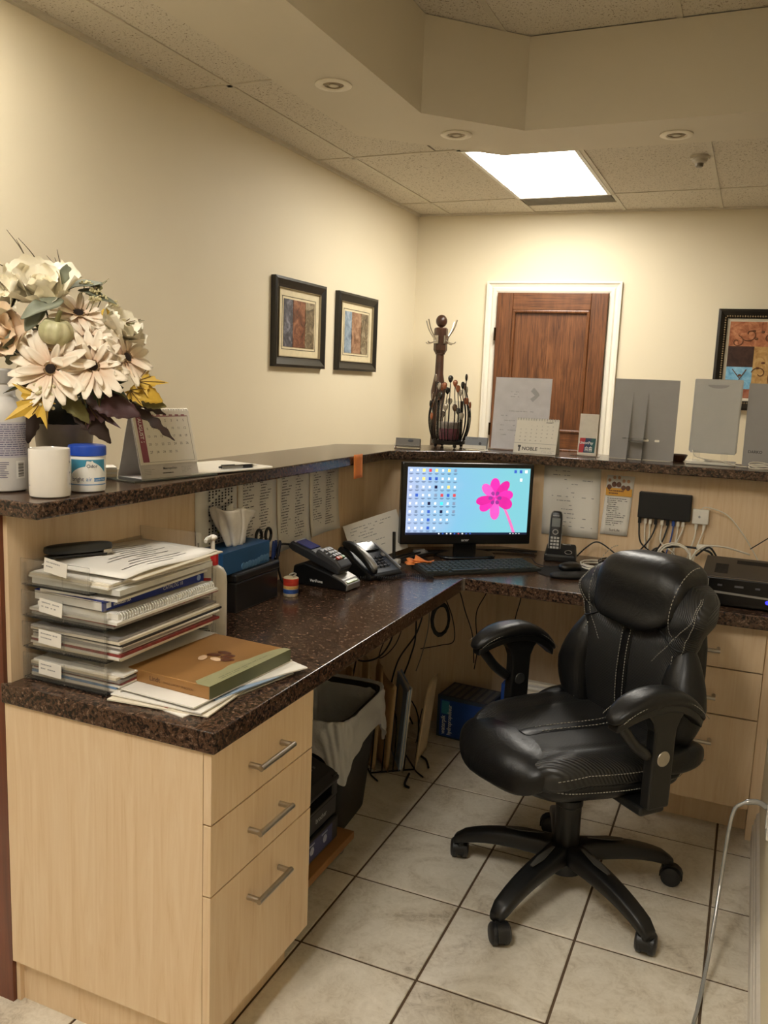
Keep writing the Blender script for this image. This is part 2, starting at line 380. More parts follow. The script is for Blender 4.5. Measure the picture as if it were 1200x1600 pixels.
for y in YT[1:]: G().box(-1.455, y-.012, ZT-.001, 2.3, y+.012, ZT+.006).build('grid_runner', TEE, ct)
# baseboard on the right wall
g = G(); prof = [(.135, 0), (.118, 0), (.118, .055), (.122, .06), (.122, .075), (.126, .08), (.127, .095), (.131, .1), (.135, .105)]
g.rings([[(x, .9, z) for x, z in prof], [(x, 2.812, z) for x, z in prof]]); struct(g.build('baseboard_right', M('trim_white', (214, 206, 194), .35)), 'white moulded baseboard')
# door in the back wall
DW = M('door_white', (236, 230, 214), .35, var=.02)
dr = thing('door_1', 'brown wooden panel door in a white casing', 'door', BK(.625, 0), BA); dr['kind'] = 'structure'; del dr['category']
OV, OH = S('oak_v'), S('oak_h')
W0, HT = .778, 2.07
def dbox(n, x0, x1, z0, z1, y0, y1, m, bev=.004): return G().box(x0, y0, z0, x1, y1, z1).build(n, m, dr, bev=bev)
dbox('stile', .004, .118, .01, HT, -.045, -.005, OV); dbox('stile', W0-.118, W0-.004, .01, HT, -.045, -.005, OV)
dbox('rail', .118, W0-.118, HT-.118, HT, -.043, -.007, OH); dbox('rail', .118, W0-.118, .985, 1.10, -.043, -.007, OH); dbox('rail', .118, W0-.118, .01, .22, -.043, -.007, OH)
for z0, z1 in ((1.10, HT-.118), (.22, .985)):
    dbox('door_panel', .118, W0-.118, z0, z1, -.030, -.012, OV)
    for a in ((.118, W0-.118, z0, z0+.022), (.118, W0-.118, z1-.022, z1), (.118, .14, z0, z1), (W0-.14, W0-.118, z0, z1)): dbox('moulding', *a, -.056, -.028, OV, .008)
for z in (1.78, 1.10, .3): G().cyl((.0, -.052, z-.045), (.0, -.052, z+.045), .008, n=10).build('hinge', M('dark_bronze', (60, 48, 36), .4, 1), dr)
CX = .078
def cas(pts):  # casing profile swept with mitred corners
    prof = [(0, -.0), (0, -.014), (.012, -.02), (.03, -.02), (.04, -.012), (.058, -.018), (.066, -.028), (.078, -.028), (.078, 0)]
    g = G(); rg = []
    for (x, z, dx, dz) in pts: rg.append([(x+dx*a, b, z+dz*a) for a, b in prof])
    return g.rings(rg)
cas([(-.003, 0, -1, 0), (-.003, HT+.003, -1, 1)]).build('casing', DW, dr)
cas([(W0+.003, 0, 1, 0), (W0+.003, HT+.003, 1, 1)]).build('casing', DW, dr)
cas([(-.003, HT+.003, -1, 1), (W0+.003, HT+.003, 1, 1)]).build('casing', DW, dr)
# ---------------- lights, vent, detectors ----------------
def troffer(loc, sx, sy, key, label):
    t = thing('ceiling_light', label, 'light', loc)
    G().box(-sx/2, -sy/2, -.002, sx/2, sy/2, .0).build('diffuser', S('light_'+key), t)
    g = G()
    for a in ((-sx/2-.022, -sy/2-.022, -sx/2, sy/2+.022), (sx/2, -sy/2-.022, sx/2+.022, sy/2+.022), (-sx/2, -sy/2-.022, sx/2, -sy/2), (-sx/2, sy/2, sx/2, sy/2+.022)): g.box(a[0], a[1], -.006, a[2], a[3], .012)
    g.build('frame', M('lamp_frame', (230, 228, 222), .4), t); return t
troffer((-1.252, 5.008, ZC+.001), .548, 1.14, 'back', 'bright rectangular ceiling light panel in front of the brown door')
troffer((-1.86, 1.40, ZC+.001), .55, 1.14, 'left', 'rectangular ceiling light over the customer side, out of frame')
troffer((-.82, -.21, ZT+.001), .55, 1.12, 'tray', 'rectangular ceiling light in the raised tray above the desk, out of frame')
vt = thing('air_vent', 'narrow grey linear vent beside the ceiling light', 'vent', (-1.252, 5.735, ZC))
G().box(-.285, -.098, .012, .285, .098, .018).build('vent_back', M('vent_dark', (60, 54, 46), .8), vt)
for k in range(9): G().box(-.285, -.096+k*.0225, .001, .285, -.082+k*.0225, .009).build('vent_slat', M('vent_grey', (112, 104, 88), .5), vt)
for i, (x, y, lab) in enumerate(((-1.659, 3.178, 'round recessed downlight in the bulkhead, nearest the left wall'), (-1.41, 3.955, 'round recessed downlight at the angled corner of the bulkhead'), (-.45, 4.22, 'round recessed downlight in the bulkhead near the detector'))):
    d = thing('downlight', lab, 'light', (x, y, ZS), 0, 'downlights in the bulkhead')
    g = G(); g.lathe([(.074, -.0005), (.074, -.004), (.068, -.007), (.047, -.007), (.042, -.003), (.042, -.0005)], 32); g.build('trim_ring', M('lamp_white', (232, 224, 206), .4), d, smooth='auto')
    g = G(); g.lathe([(.041, -.001), (.036, -.005), (.034, -.002), (.028, -.006), (.026, -.0025)], 28); g.build('baffle', M('baffle', (150, 136, 112), .35, .6), d, smooth='auto')
    g = G(); g.ell((0, 0, -.0045), (.02, .02, .004), nu=16, nv=8); g.build('lamp', M('lamp_glass', (188, 178, 156), .25), d, smooth=True)
d = thing('smoke_detector', 'small silver round detector on a white ceiling tile', 'detector', (-.39, 4.839, ZC+.004))
G().lathe([(.05, 0), (.05, -.012), (.046, -.016), (.02, -.016)], 28).build('base', M('det', (190, 182, 164), .4), d, smooth='auto')
G().lathe([(.038, -.016), (.036, -.03), (.027, -.036), (.016, -.038)], 24).build('ring', M('det', None), d, smooth='auto')
G().lathe([(.021, -.036), (.02, -.052), (.014, -.056), (.002, -.056)], 20).build('sensor', M('det2', (120, 112, 98), .35, .5), d, smooth='auto')
# ---------------- counter, desk and cabinets ----------------
GR, MP = S('granite'), S('maple')
cw = thing('reception_counter', 'maple lined reception counter wall with a reddish wood customer side', 'counter', (0, 0, 0))
G().box(-1.56, 1.262, .0, -1.4065, 3.0, 1.117).build('outer_cladding', S('mahogany'), cw, label='reddish brown wood cladding on the customer side')
G().box(-1.406, 1.272, .0, -1.395, 3.03, 1.117).build('inner_panel', MP, cw)
g = G(); p = [(-1.395, 3.03), (-.925, 3.39), (-.95, 3.43), (-1.405, 3.045)]; g.prism(p, 0, 1.117); g.build('inner_panel', MP, cw)
G().box(-.925, 3.39, 0, .118, 3.44, 1.117).build('inner_panel', MP, cw)
lg = G(); lg.prism([(-1.288, 1.250), (-1.284, 3.01), (-1.0, 3.28), (.118, 3.28), (.118, 3.58), (-1.13, 3.58), (-1.585, 3.14), (-1.585, 1.250)], 1.117, 1.151)
lg.build('counter_ledge', GR, bev=.004, label='dark brown granite patterned upper ledge running along the counter top', cat='ledge')
dk = thing('desk_worktop', 'dark brown granite patterned L-shaped desk top below the ledge', 'worktop')
g = G(); g.prism([(-.868, 1.256), (-.868, 2.735), (-1.393, 2.93), (-1.393, 1.271), (-1.408, 1.261), (-1.408, 1.256)], .712, .755); g.build('worktop_slab', GR, dk, bev=.0018)
g = G(); g.prism([(-.864, 2.737), (.116, 2.757), (.116, 3.388), (-.924, 3.388), (-1.393, 3.028), (-1.393, 2.932)], .712, .755); g.build('worktop_slab', GR, dk, bev=.003)
G().box(-.8678, 2.7305, .7125, -.862, 2.7365, .7555).build('joint_strip', STEEL(), dk, label='thin metal strip at the seam')
DG = M('dark_gap', (40, 30, 22), .9)
def handle(par, p0, p1, out, r=.0062):
    h = G(); p0, p1, out = Vector(p0), Vector(p1), Vector(out)
    h.cyl(p0, p0+out, r, n=14); h.cyl(p1, p1+out, r, n=14); e = (p1-p0).normalized()*r
    h.cyl(p0+out-e, p1+out+e, r, n=14); return h.build('handle', STEEL(), par, smooth='auto')
cb = thing('drawer_cabinet', 'maple three drawer cabinet under the near end of the desk', 'cabinet')
G().box(-1.4055, 1.262, .103, -.897, 1.280, .712).build('end_panel', MP, cb, bev=.001)
G().box(-1.4045, 1.283, .0, -.932, 1.655, .103).build('plinth', MP, cb)
G().box(-1.393, 1.281, .104, -.899, 1.668, .711).build('carcass', MP, cb)
for z0, z1, hz in ((.5635, .709, .632), (.4135, .5605, .489), (.104, .4105, .337)):
    d = G().box(-.896, 1.262, z0, -.878, 1.668, z1).build('drawer', MP, cb, bev=.0012)
    handle(d, (-.878, 1.398, hz), (-.878, 1.522, hz), (.03, 0, 0))
cr = thing('drawer_cabinet', 'maple three drawer cabinet against the right wall behind the chair', 'cabinet')
G().box(-.30, 2.822, .105, .098, 3.343, .711).build('carcass', MP, cr)
G().box(-.29, 2.885, 0, .0995, 3.33, .104).build('plinth', MP, cr)
G().box(.100, 2.815, 0.0, .134, 3.34, .711).build('filler_strip', MP, cr)
for z0, z1, hz in ((.562, .708, .622), (.4075, .558, .467), (.108, .4035, .318)):
    d = G().box(-.30, 2.802, z0, .099, 2.820, z1).build('drawer', MP, cr, bev=.0012)
    handle(d, (-.162, 2.802, hz), (-.035, 2.802, hz), (0, -.03, 0))
# ---------------- things on the walls ----------------
DKF = M('frame_black', (30, 26, 20), .35, var=.2)
def frame_rect(t, w, h, fw, dep, mat, mx, name='frame', prof=None):
    prof = prof or [(0, 0), (0, -dep), (fw*.25, -dep*1.15), (fw*.7, -dep*.75), (fw, -dep*.55), (fw, 0)]
    g = G(); rg = []
    for sx, sz in ((-1, -1), (1, -1), (1, 1), (-1, 1), (-1, -1)): rg.append([mx @ Vector((sx*(w/2-a), b, sz*(h/2-a))) for a, b in prof])
    return g.rings(rg).build(name, mat, t)
def picture(y0, y1, arts, label):
    t = thing('framed_picture', label, 'picture', (-2.40, (y0+y1)/2, 1.709), PI/2, 'dark framed tile prints on the left wall')
    I = Matrix.Identity(4); w, h = y1-y0, .475
    frame_rect(t, w, h, .055, .028, DKF, I); frame_rect(t, w-.108, h-.108, .007, .020, M('frame_lip', (150, 136, 108), .35, .5), I, 'inner_lip')
    G().box(-w/2+.05, -.010, -h/2+.05, w/2-.05, -.002, h/2-.05).build('mat_board', M('mat_board', (214, 200, 164), .7), t)
    W, Hh = w-.115, h-.115; ln = G(); iw, ih = W-.085, Hh-.075
    for a in ((-iw/2, -ih/2, iw/2, -ih/2+.0025), (-iw/2, ih/2-.0025, iw/2, ih/2), (-iw/2, -ih/2, -iw/2+.0025, ih/2), (iw/2-.0025, -ih/2, iw/2, ih/2)): ln.box(a[0], -.0115, a[1], a[2], -.0102, a[3])
    ln.build('border_line', M('frame_black', None), t)
    aw, ah = iw-.03, ih-.03; x = -aw/2; ws = (.29, .40, .31)
    for k, m in enumerate(arts):
        x1 = x+aw*ws[k]; G().box(x+.002, -.0125, -ah/2, x1-.002, -.0102, ah/2).build('art_strip', S(m), t); x = x1
    return t
picture(3.955, 4.535, ('art_slate', 'art_rust', 'art_moss'), 'dark framed print of three stone strips, nearer one on the left wall')
picture(4.70, 5.278, ('art_blue', 'art_tan', 'art_moss'), 'dark framed print with a pale blue strip, farther one on the left wall')
# painting at the right
pw, ph = .78, .66; pc = 2.118+pw/2
t = thing('framed_painting', 'framed patchwork painting with scrolling vines on the back wall', 'painting', BK(pc, 1.645), BA)
I = Matrix.Identity(4); frame_rect(t, pw, ph, .06, .035, DKF, I)
for k in range(4):
    s = G(); n = 44 if k % 2 == 0 else 36
    for q in range(n):
        a = -.5+(q+.5)/n
        if k % 2 == 0: s.ell((a*(pw-.1), -.026, (1 if k else -1)*(ph/2-.047)), (.0055, .005, .006), nu=6, nv=4)
        else: s.ell(((1 if k == 1 else -1)*(pw/2-.047), -.026, a*(ph-.1)), (.006, .005, .0055), nu=6, nv=4)
    s.build('bead_row', M('bead_gold', (150, 130, 96), .35, .4), t, smooth=True, kind='stuff')
frame_rect(t, pw-.12, ph-.12, .022, .012, M('liner', (216, 208, 188), .6), I, 'liner')
X0, X1, Z0, Z1 = -pw/2+.08, pw/2-.08, -ph/2+.08, ph/2-.08
def patch(a, b, c, d, m): G().box(X0+a*(X1-X0), -.008, Z0+c*(Z1-Z0), X0+b*(X1-X0), -.003, Z0+d*(Z1-Z0)).build('paint_patch', S(m), t)
patch(0, 1, .68, 1, 'art_copper'); patch(0, .26, .41, .68, 'art_plum'); patch(0, .26, .12, .41, 'art_sky'); patch(.26, .52, .0, .68, 'art_gold'); patch(.52, .8, .31, .68, 'art_brick'); patch(.52, .8, 0, .31, 'art_sky'); patch(.8, 1, 0, .68, 'art_plum'); patch(0, .26, 0, .12, 'art_brick')
VN = M('vine', (104, 66, 40), .6)
def vine(pts, r=.0028): G().tube([(X0+a*(X1-X0), -.0095, Z0+b*(Z1-Z0)) for a, b in pts], r, 6, 6).build('vine', VN, t, smooth=True)
def curl(cx, cz, r, a0, turns, s=1): return [(cx+math.cos(a0+s*k*.5)*r*(1-k*.5/(turns*6.6)), cz+math.sin(a0+s*k*.5)*r*1.15*(1-k*.5/(turns*6.6))) for k in range(int(turns*12.6))]
vine([(.5, .05), (.42, .25), (.46, .45), (.5, .6), (.44, .72), (.5, .85), (.6, .97)]); vine(curl(.2, .84, .09, -2.8, 1.1)+[]); vine(curl(.40, .78, .07, 0, 1)); vine(curl(.33, .33, .08, 3, 1, -1)); vine(curl(.08, .74, .07, 1.4, 1.2, -1)); vine([(.1, .14), (.14, .25), (.2, .38)]); vine([(.06, .38), (.14, .26)]); vine(curl(.62, .45, .08, 2, 1)); vine([(.5, .6), (.6, .65), (.68, .78), (.8, .9)]); vine(curl(.56, .9, .08, 3.4, 1))
lf = G()
for a, b in ((.27, .78), (.33, .87), (.36, .47), (.31, .4), (.6, .5), (.14, .3), (.24, .88), (.66, .82)): lf.ell((X0+a*(X1-X0), -.009, Z0+b*(Z1-Z0)), (.012, .0015, .008), nu=10, nv=6)
lf.build('painted_leaves', VN, t, smooth=True)
# coat rack in the corner
ck = thing('coat_rack', 'dark brown wooden coat rack with metal hooks in the back corner', 'coat rack', (-2.08, 5.72, 0))
DWD = M('dark_wood', (62, 38, 24), .35, var=.25, vs=20)
G().lathe([(.05, 0), (.05, .5), (.042, 1.0), (.036, 1.2), (.05, 1.32), (.052, 1.36), (.03, 1.48), (.028, 1.62)], 20).build('pole', DWD, ck, smooth='auto')
for k in range(4): a = PI/4+k*PI/2; G().tube([(.03*math.cos(a), .03*math.sin(a), .2), (.16*math.cos(a), .16*math.sin(a), .1), (.2*math.cos(a), .2*math.sin(a), .012)], .012, 8, 5).build('foot', DWD, ck, smooth=True)
G().cyl((0, 0, 1.615), (0, 0, 1.625), .036, n=8).build('collar', DWD, ck)
G().rings([[(r*math.cos(PI/4*i+PI/8), r*math.sin(PI/4*i+PI/8), z) for i in range(8)] for r, z in ((.036, 1.625), (.048, 1.645), (.048, 1.79), (.04, 1.80))]).build('hook_block', DWD, ck)
G().ell((0, 0, 1.845), (.040, .040, .044), nu=20, nv=12).build('finial', DWD, ck, smooth=True)
for k in range(4):
    a = math.radians(-20)+k*PI/2; c, s_ = math.cos(a), math.sin(a); h = G()
    P = lambda r, z: (r*c, r*s_, z)
    h.tube([P(.052, 1.715), P(.075, 1.74), P(.115, 1.79), P(.14, 1.85)], .0045, 8, 5); h.tube([P(.052, 1.71), P(.085, 1.695), P(.12, 1.69), P(.135, 1.70)], .0042, 8, 5)
    m = rot2(a); h.box(.044, -.02, 1.69, .052, .02, 1.745, m); h.build('hook', STEEL(), ck, smooth='auto')
# outlets and cord on the right wall
for y, z, lab in ((2.58, .44, 'white wall plate on the right wall, farther from the viewer'), (2.27, .36, 'white wall outlet with a clear cord plugged in, right wall')):
    t = thing('outlet', lab, 'outlet', (.135, y, z))
    G().box(-.007, -.036, -.058, 0, .036, .058).build('cover_plate', WHITE(), t, bev=.003); G().box(-.0095, -.017, -.034, -.0065, .017, .034).build('socket', WHITE(), t, bev=.001)
G().tube([(.125, 2.27, .375), (.10, 2.268, .385), (.065, 2.26, .375), (.045, 2.25, .34), (.035, 2.2, .2), (.025, 2.08, .07), (.012, 1.95, .006), (.005, 1.84, .005), (.02, 1.6, .005), (.07, 1.4, .005)], lambda t: .0075 if t < .2 else .0048, 10, 6).build('clear_cord', S('clear_cord'), smooth=True, label='clear plastic cord hanging from the right wall outlet to the floor', cat='cord')
# ---------------- office chair ----------------
LE, CB = S('leather'), S('carbon'); BP = M('chair_plastic', (15, 15, 15), .42, bmp=.1, bs=500); ST = M('stitch', (150, 146, 136), .8)
oc = thing('office_chair', 'black leather office chair with curved arms on a five-star wheeled base', 'chair', (-.375, 2.27, 0), math.radians(-130))
def dashes(fn, par, n=60, r=.0011, seg=3):
    g = G()
    for k in range(n):
        t0, t1 = k/n, (k+.62)/n; g.tube([fn(t0+(t1-t0)*i/(seg-1)) for i in range(seg)], r, 5)
    return g.build('stitching', ST, par, smooth=True, kind='stuff')
# base
bs = G().lathe([(.03, .066), (.052, .07), (.056, .10), (.05, .135), (.036, .142)], 24).build('base_hub', BP, oc, smooth='auto')
for k in range(5):
    a = math.radians(20+72*k); m = rot2(a); g = G(); rg = []
    for i in range(13):
        t = i/12; r = .035+.295*t; zt = .152-.020*t-.046*t**3; hh = .056*(1-t)+.034*t; w = .034*(1-t)+.023*t
        if t > .93: w *= .75; zt -= .006; hh *= .8
        rg.append([m @ Vector((r, w*math.copysign(abs(math.cos(q))**.5, math.cos(q)), zt-hh/2+hh/2*math.copysign(abs(math.sin(q))**.5, math.sin(q)))) for q in [2*PI*j/14 for j in range(14)]])
    g.rings(rg); lg_ = g.build('leg', BP, oc, smooth=True)
    g = G(); g.prism([(.065, .003), (.13, .011), (.175, .004), (.175, -.004), (.13, -.011), (.065, -.003)], .0, .003, m @ Matrix.Rotation(.12, 4, 'Y') @ TR(-.02, 0, .1625)); g.build('grip_inset', M('grip_grey', (70, 68, 64), .5), lg_)
    cs = G(); R = m @ TR(.315, 0, 0) @ rot2([.9, 2.2, -.6, 1.5, -1.2][k])
    cs.cyl(R @ Vector((0, 0, .045)), R @ Vector((0, 0, .07)), .011, n=10)
    rg = []
    for i in range(9):
        q = -.25+PI*(i/8)*1.15; rg.append([R @ Vector((.018+.033*math.cos(q), y, .028+.033*math.sin(q))) for y in (-.012, .012)]+[R @ Vector((.018+.024*math.cos(q), y, .028+.024*math.sin(q))) for y in (.012, -.012)])
    cs.rings(rg); ca = cs.build('caster', BP, oc, smooth='auto')
    for sgn in (-1, 1):
        w = G(); w.rings([[R @ Vector((.018+r*math.cos(2*PI*i/20), sgn*y, .028+r*math.sin(2*PI*i/20))) for i in range(20)] for r, y in ((.022, .006), (.028, .009), (.028, .021), (.022, .026), (.012, .0275))]); w.build('wheel', M('wheel_black', (26, 26, 28), .45), ca, smooth='auto')
G().lathe([(.034, .14), (.036, .15), (.036, .262), (.039, .265), (.039, .284), (.030, .288)], 24).build('column_cover', BP, oc, smooth='auto')
G().cyl((0, 0, .30), (0, 0, .365), .0145, n=20).build('gas_lift', CHROME(), oc, smooth='auto')
G().box(-.12, -.075, .355, .10, .075, .392).build('tilt_mechanism', BP, oc, bev=.012)
G().cyl((.10, 0, .36), (.155, 0, .36), .026, n=16).build('tension_knob', BP, oc, bev=.004, smooth='auto')
G().tube([(0, -.07, .37), (0, -.16, .365), (.0, -.20, .36)], .006, 8, 4).build('lever', BP, oc, smooth=True)
# seat
def sw(t):  # half width along the depth (0 front .. 1 back)
    return .205+.062*math.sin(min(1, t*1.5)*PI/2)-.05*max(0, t-.6)**1.2
def seat_xy(s, t):
    fr = .285-.05*abs(s)**2.2; x = fr+(-.25+.05*abs(s)**5-fr)*t
    return x, s*sw(t)*(1-.16*abs(2*t-1)**9)
def rnd(s, t, p=5): return max(0, (1-abs(s)**p))**.5*max(0, 1-abs(2*t-1)**(p+2))**.5
def seat_top(s, t):
    x, y = seat_xy(s, t); h = .455+.046*rnd(s, t)+.016*abs(s)**2*rnd(s, t)-.012*math.exp(-((t-.7)/.25)**2-(s/.6)**2)
    h += .015*math.exp(-((abs(s)-.8)/.16)**2)*rnd(s, t)*(.5+.8*max(0, 1-t*1.3))-.006*math.exp(-((abs(s)-.58)/.05)**2)*rnd(s, t)
    h -= .020*max(0, .22-t)/.22
    return Vector((x, y, h))
def seat_bot(s, t):
    x, y = seat_xy(s, t); return Vector((x, y, .452-.03*rnd(s, t)-.02*max(0, .22-t)/.22))
se = G().shell(seat_top, seat_bot, 40, 36).build('seat', CB, oc, smooth=True)
dashes(lambda k: seat_top(-1+.015, .06+.88*k)+Vector((0, -.001, .004)), se, 46); dashes(lambda k: seat_top(1-.015, .06+.88*k)+Vector((0, .001, .004)), se, 46)
def pan_t(s, t): x, y = seat_xy(s, t); return Vector((x*.985-.002, y*.99, .445+.006*rnd(s, t)-.018*max(0, .22-t)/.22))
def pan_b(s, t): x, y = seat_xy(s, t); k = 1-.05*rnd(s, t, 12); return Vector((x*.985*k, y*.99*k, .445-.060*rnd(s, t, 12)-.004*max(0, .22-t)/.22))
pn = G().shell(pan_t, pan_b, 28, 24).build('seat_pan', LE, oc, smooth=True)
dashes(lambda k: pan_b(.993, .05+.9*k)+Vector((0, .003, .002)), pn, 50)
def roll(p):
    q = p.copy(); k = (p.x/.10); q.z -= .030*max(0, k)**2; q.z += .004*math.sin(p.y*26)*max(0, k); q.x *= 1-.15*(p.y/.17)**2; return q
G().ell((.198, -.008, .452), (.108, .185, .048), .62, .62, 44, 24, roll).build('front_roll', LE, oc, smooth=True)
def band(s0, s1, t0, t1, fn, n, up): return lambda a, b: fn(s0+(s1-s0)*a, t0+(t1-t0)*b)+up*math.sin(PI*max(.04, min(.96, a)))**.5
bn = G().sheet(band(-.085, .085, .20, .95, seat_top, 1, Vector((0, 0, .0045))), 6, 24).build('centre_band', LE, oc, smooth=True)
dashes(lambda k: seat_top(-.06, .30+.6*k)+Vector((0, 0, .0042)), bn, 26); dashes(lambda k: seat_top(.06, .30+.6*k)+Vector((0, 0, .0042)), bn, 26)
for sg in (-1, 1):
    so = G().ell((-.13, sg*.222, .474), (.118, .05, .036), .7, .8, 30, 16, lambda p: Vector((p.x, p.y-sg*.02*(p.x/.1)**2*(1 if p.x > 0 else .3), p.z*(1-.35*max(0, p.x/.118)))), None).build('seat_side_pad', LE, oc, smooth=True)
    dashes(lambda k: Vector((-.235+.21*k, sg*(.268-.02*(2*k-1)**2), .462)), so, 20)
# backrest
def lerp(tab, t):
    for (a, x), (b, y) in zip(tab, tab[1:]):
        if t <= b: k = (t-a)/(b-a); k = k*k*(3-2*k); return x+(y-x)*k
    return tab[-1][1]
BW = [(0, .140), (.10, .185), (.35, .205), (.52, .195), (.64, .215), (.78, .246), (.90, .236), (.97, .220), (1, .185)]
def bz(t): return .455+.485*t
def bx(t): return -.215-.035*math.sin(PI*min(1, t*1.15))*0-.052*t+.030*math.sin(PI*t)
def brn(s, t, p=6): return max(0, 1-abs(s)**p)**.5*max(0, 1-abs(2*t-1)**10)**.5
def back_f(s, t):
    y = s*lerp(BW, t); x = bx(t)+.052*brn(s, t)
    wing = math.exp(-((t-.80)/.13)**2); x += .030*wing*abs(s)**2+.012*abs(s)**2
    x -= .006*math.exp(-((t-.60-.10*abs(s))/.02)**2)*brn(s, t)*min(1, abs(s)*2)
    return Vector((x, y, bz(t)-.018*abs(s)**2*(1 if t > .8 else 0)*(t-.8)/.2*2.0))
def back_b(s, t):
    f = back_f(s, t); e = brn(s, t); return Vector((bx(t)-.05*e+.018*abs(s)**2, f.y, f.z))
br = G().shell(back_f, back_b, 40, 44).build('backrest', S('carbon_back'), oc, smooth=True)
for sg in (-1, 1): dashes(lambda k: back_f(sg*.93, .05+.9*k)+Vector((.002, 0, 0)), br, 64)
for sg in (-1, 1): dashes(lambda k: back_f(sg*(.55+.36*min(1, k*1.5)**.8), .50+.44*k)+Vector((.0015, 0, 0)), br, 34)
for sg in (-1, 1): G().tube([back_f(sg*(.93-.60*k), .60+.14*k**1.6)+Vector((.001, 0, 0)) for k in [i/14 for i in range(15)]], .0032, 6).build('seam', LE, br, smooth=True)
for sg in (-1, 1):   # smooth side bolsters
    def sbw(p, sg=sg):
        k = p.z/.165; w = 1-.55*max(0, k)**2-.25*max(0, -k)**2
        return Vector((p.x*w+.012*(1-k*k)-.02*k, p.y*w-sg*.030*max(0, k)-sg*.045*max(0, -k)**1.5, p.z))
    sb = G().ell((-.185, sg*.212, .605), (.056, .060, .168), .8, .9, 28, 26, sbw).build('side_bolster', LE, oc, smooth=True)
    dashes(lambda k: Vector((-.132-.02*(2*k-1)**2-.02*(2*k-1), sg*(.185-.02*max(0, 2*k-1)**2-.03*max(0, 1-2*k)), .46+.29*k)), sb, 34)
def hp(p):  # headrest roll, wraps over the top edge
    k = p.z/.10; return Vector((p.x-.040*k*abs(k)-.010*k-.010*(p.y/.17)**2, p.y*(1+.03*k-.16*max(0, -k)**2), p.z-.012*(p.y/.17)**2+.003*math.sin(p.y*30)*k-.018*(p.y/.17)**2*max(0, -k)*-1))
hr = G().ell((-.214, .0, .868), (.062, .162, .098), .52, .30, 56, 36, hp).build('headrest_pillow', LE, oc, smooth=True)
for sg in (-1, 1): dashes(lambda k: Vector((-.216+.060*math.cos(-1.25+2.9*k)-.028*math.sin(-1.25+2.9*k), sg*.158, .866+.094*math.sin(-1.25+2.9*k))), hr, 26)
bb = G().sheet(band(-.10, .10, .06, .66, back_f, 1, Vector((.008, 0, 0))), 6, 26).build('back_band', LE, oc, smooth=True)
for sg in (-.07, .07): dashes(lambda k: back_f(sg, .07+.58*k)+Vector((.0085, 0, 0)), bb, 34)
G().ell((-.285, 0, .66), (.030, .17, .20), .6, .6, 28, 16).build('back_shell', BP, oc, smooth=True)
G().tube([(-.06, 0, .372), (-.22, 0, .375), (-.295, 0, .42), (-.305, 0, .60)], .022, 8, 6).build('back_bracket', BP, oc, smooth=True)
# arms
for sg in (-1, 1):
    y = sg*.300
    def padw(p, y=y): q = p.copy(); k = p.x/.145; q.z += .022-.020*k*k-.052*max(0, -k)**2.2-.022*max(0, k)**3; q.y *= 1-.12*k*k; return q
    g = G(); g.ell((.005, y, .668), (.150, .043, .021), .75, .6, 40, 14, padw); pd = g.build('arm_pad', LE, oc, smooth=True)
    for s2 in (-1, 1): dashes(lambda k: padw(Vector((.14*math.cos(.15+k*2.85), s2*.041, 0)))+Vector((.005, y, .668)), pd, 34, .0009)
    g = G()
    def arc(x): k = x/.145; return .645+.022-.020*k*k-.052*max(0, -k)**2.2-.022*max(0, k)**3
    xs = [-.138+.276*i/20 for i in range(21)]; fw = lambda x: .036*(1-.55*(abs(x)/.145)**4)
    g.rings([[(x+.005, y-fw(x), arc(x)+.012), (x+.005, y+fw(x), arc(x)+.012), (x+.005, y+fw(x)*.9, arc(x)-.010), (x+.005, y-fw(x)*.9, arc(x)-.010)] for x in xs])
    fr = g.build('arm_frame', BP, oc, bev=.004)
    g = G(); rg = []
    for i in range(11):
        t = i/10; z = .400+.255*t; w = .034 if t < .75 else .034+.035*((t-.75)/.25)**2; cx = -.012-.004*t
        rg.append([(cx+w, y-.017, z), (cx+w, y+.017, z), (cx-w, y+.017, z), (cx-w, y-.017, z)])
    g.rings(rg); po = g.build('arm_post', BP, oc, bev=.006)
    G().tube([(.128, y, .640), (.105, y, .615), (.07, y, .575), (.025, y, .540)], .0145, 8, 5).build('arm_strut', BP, fr, smooth=True)
    G().cyl((-.012, y+sg*.014, .532), (-.012, y+sg*.0195, .532), .020, n=24).build('arm_bolt_cap', STEEL() if sg > 0 else M('cap_dark', (70, 70, 70), .4, .6), po, bev=.002, smooth='auto')
    if sg < 0: G().cyl((-.012, y+.014, .532), (-.012, y+.0195, .532), .018, n=24).build('arm_bolt', M('cap_dark', None), po, bev=.002, smooth='auto')
    G().box(-.05, min(y, y-sg*.17), .378, .03, max(y, y-sg*.17), .402).build('arm_bracket', BP, po, bev=.006)
# ---------------- things on the desk ----------------
ZD = .7552
PAPW = M('paper_warm', (222, 212, 192), .8, vs=8, var=.03); RED = M('print_red', (150, 34, 40), .6); BLU = M('catalogue_blue', (22, 44, 128), .35)
GREYP = M('magazine_grey', (150, 146, 142), .5, vs=40, var=.2); ACR = S('acrylic')
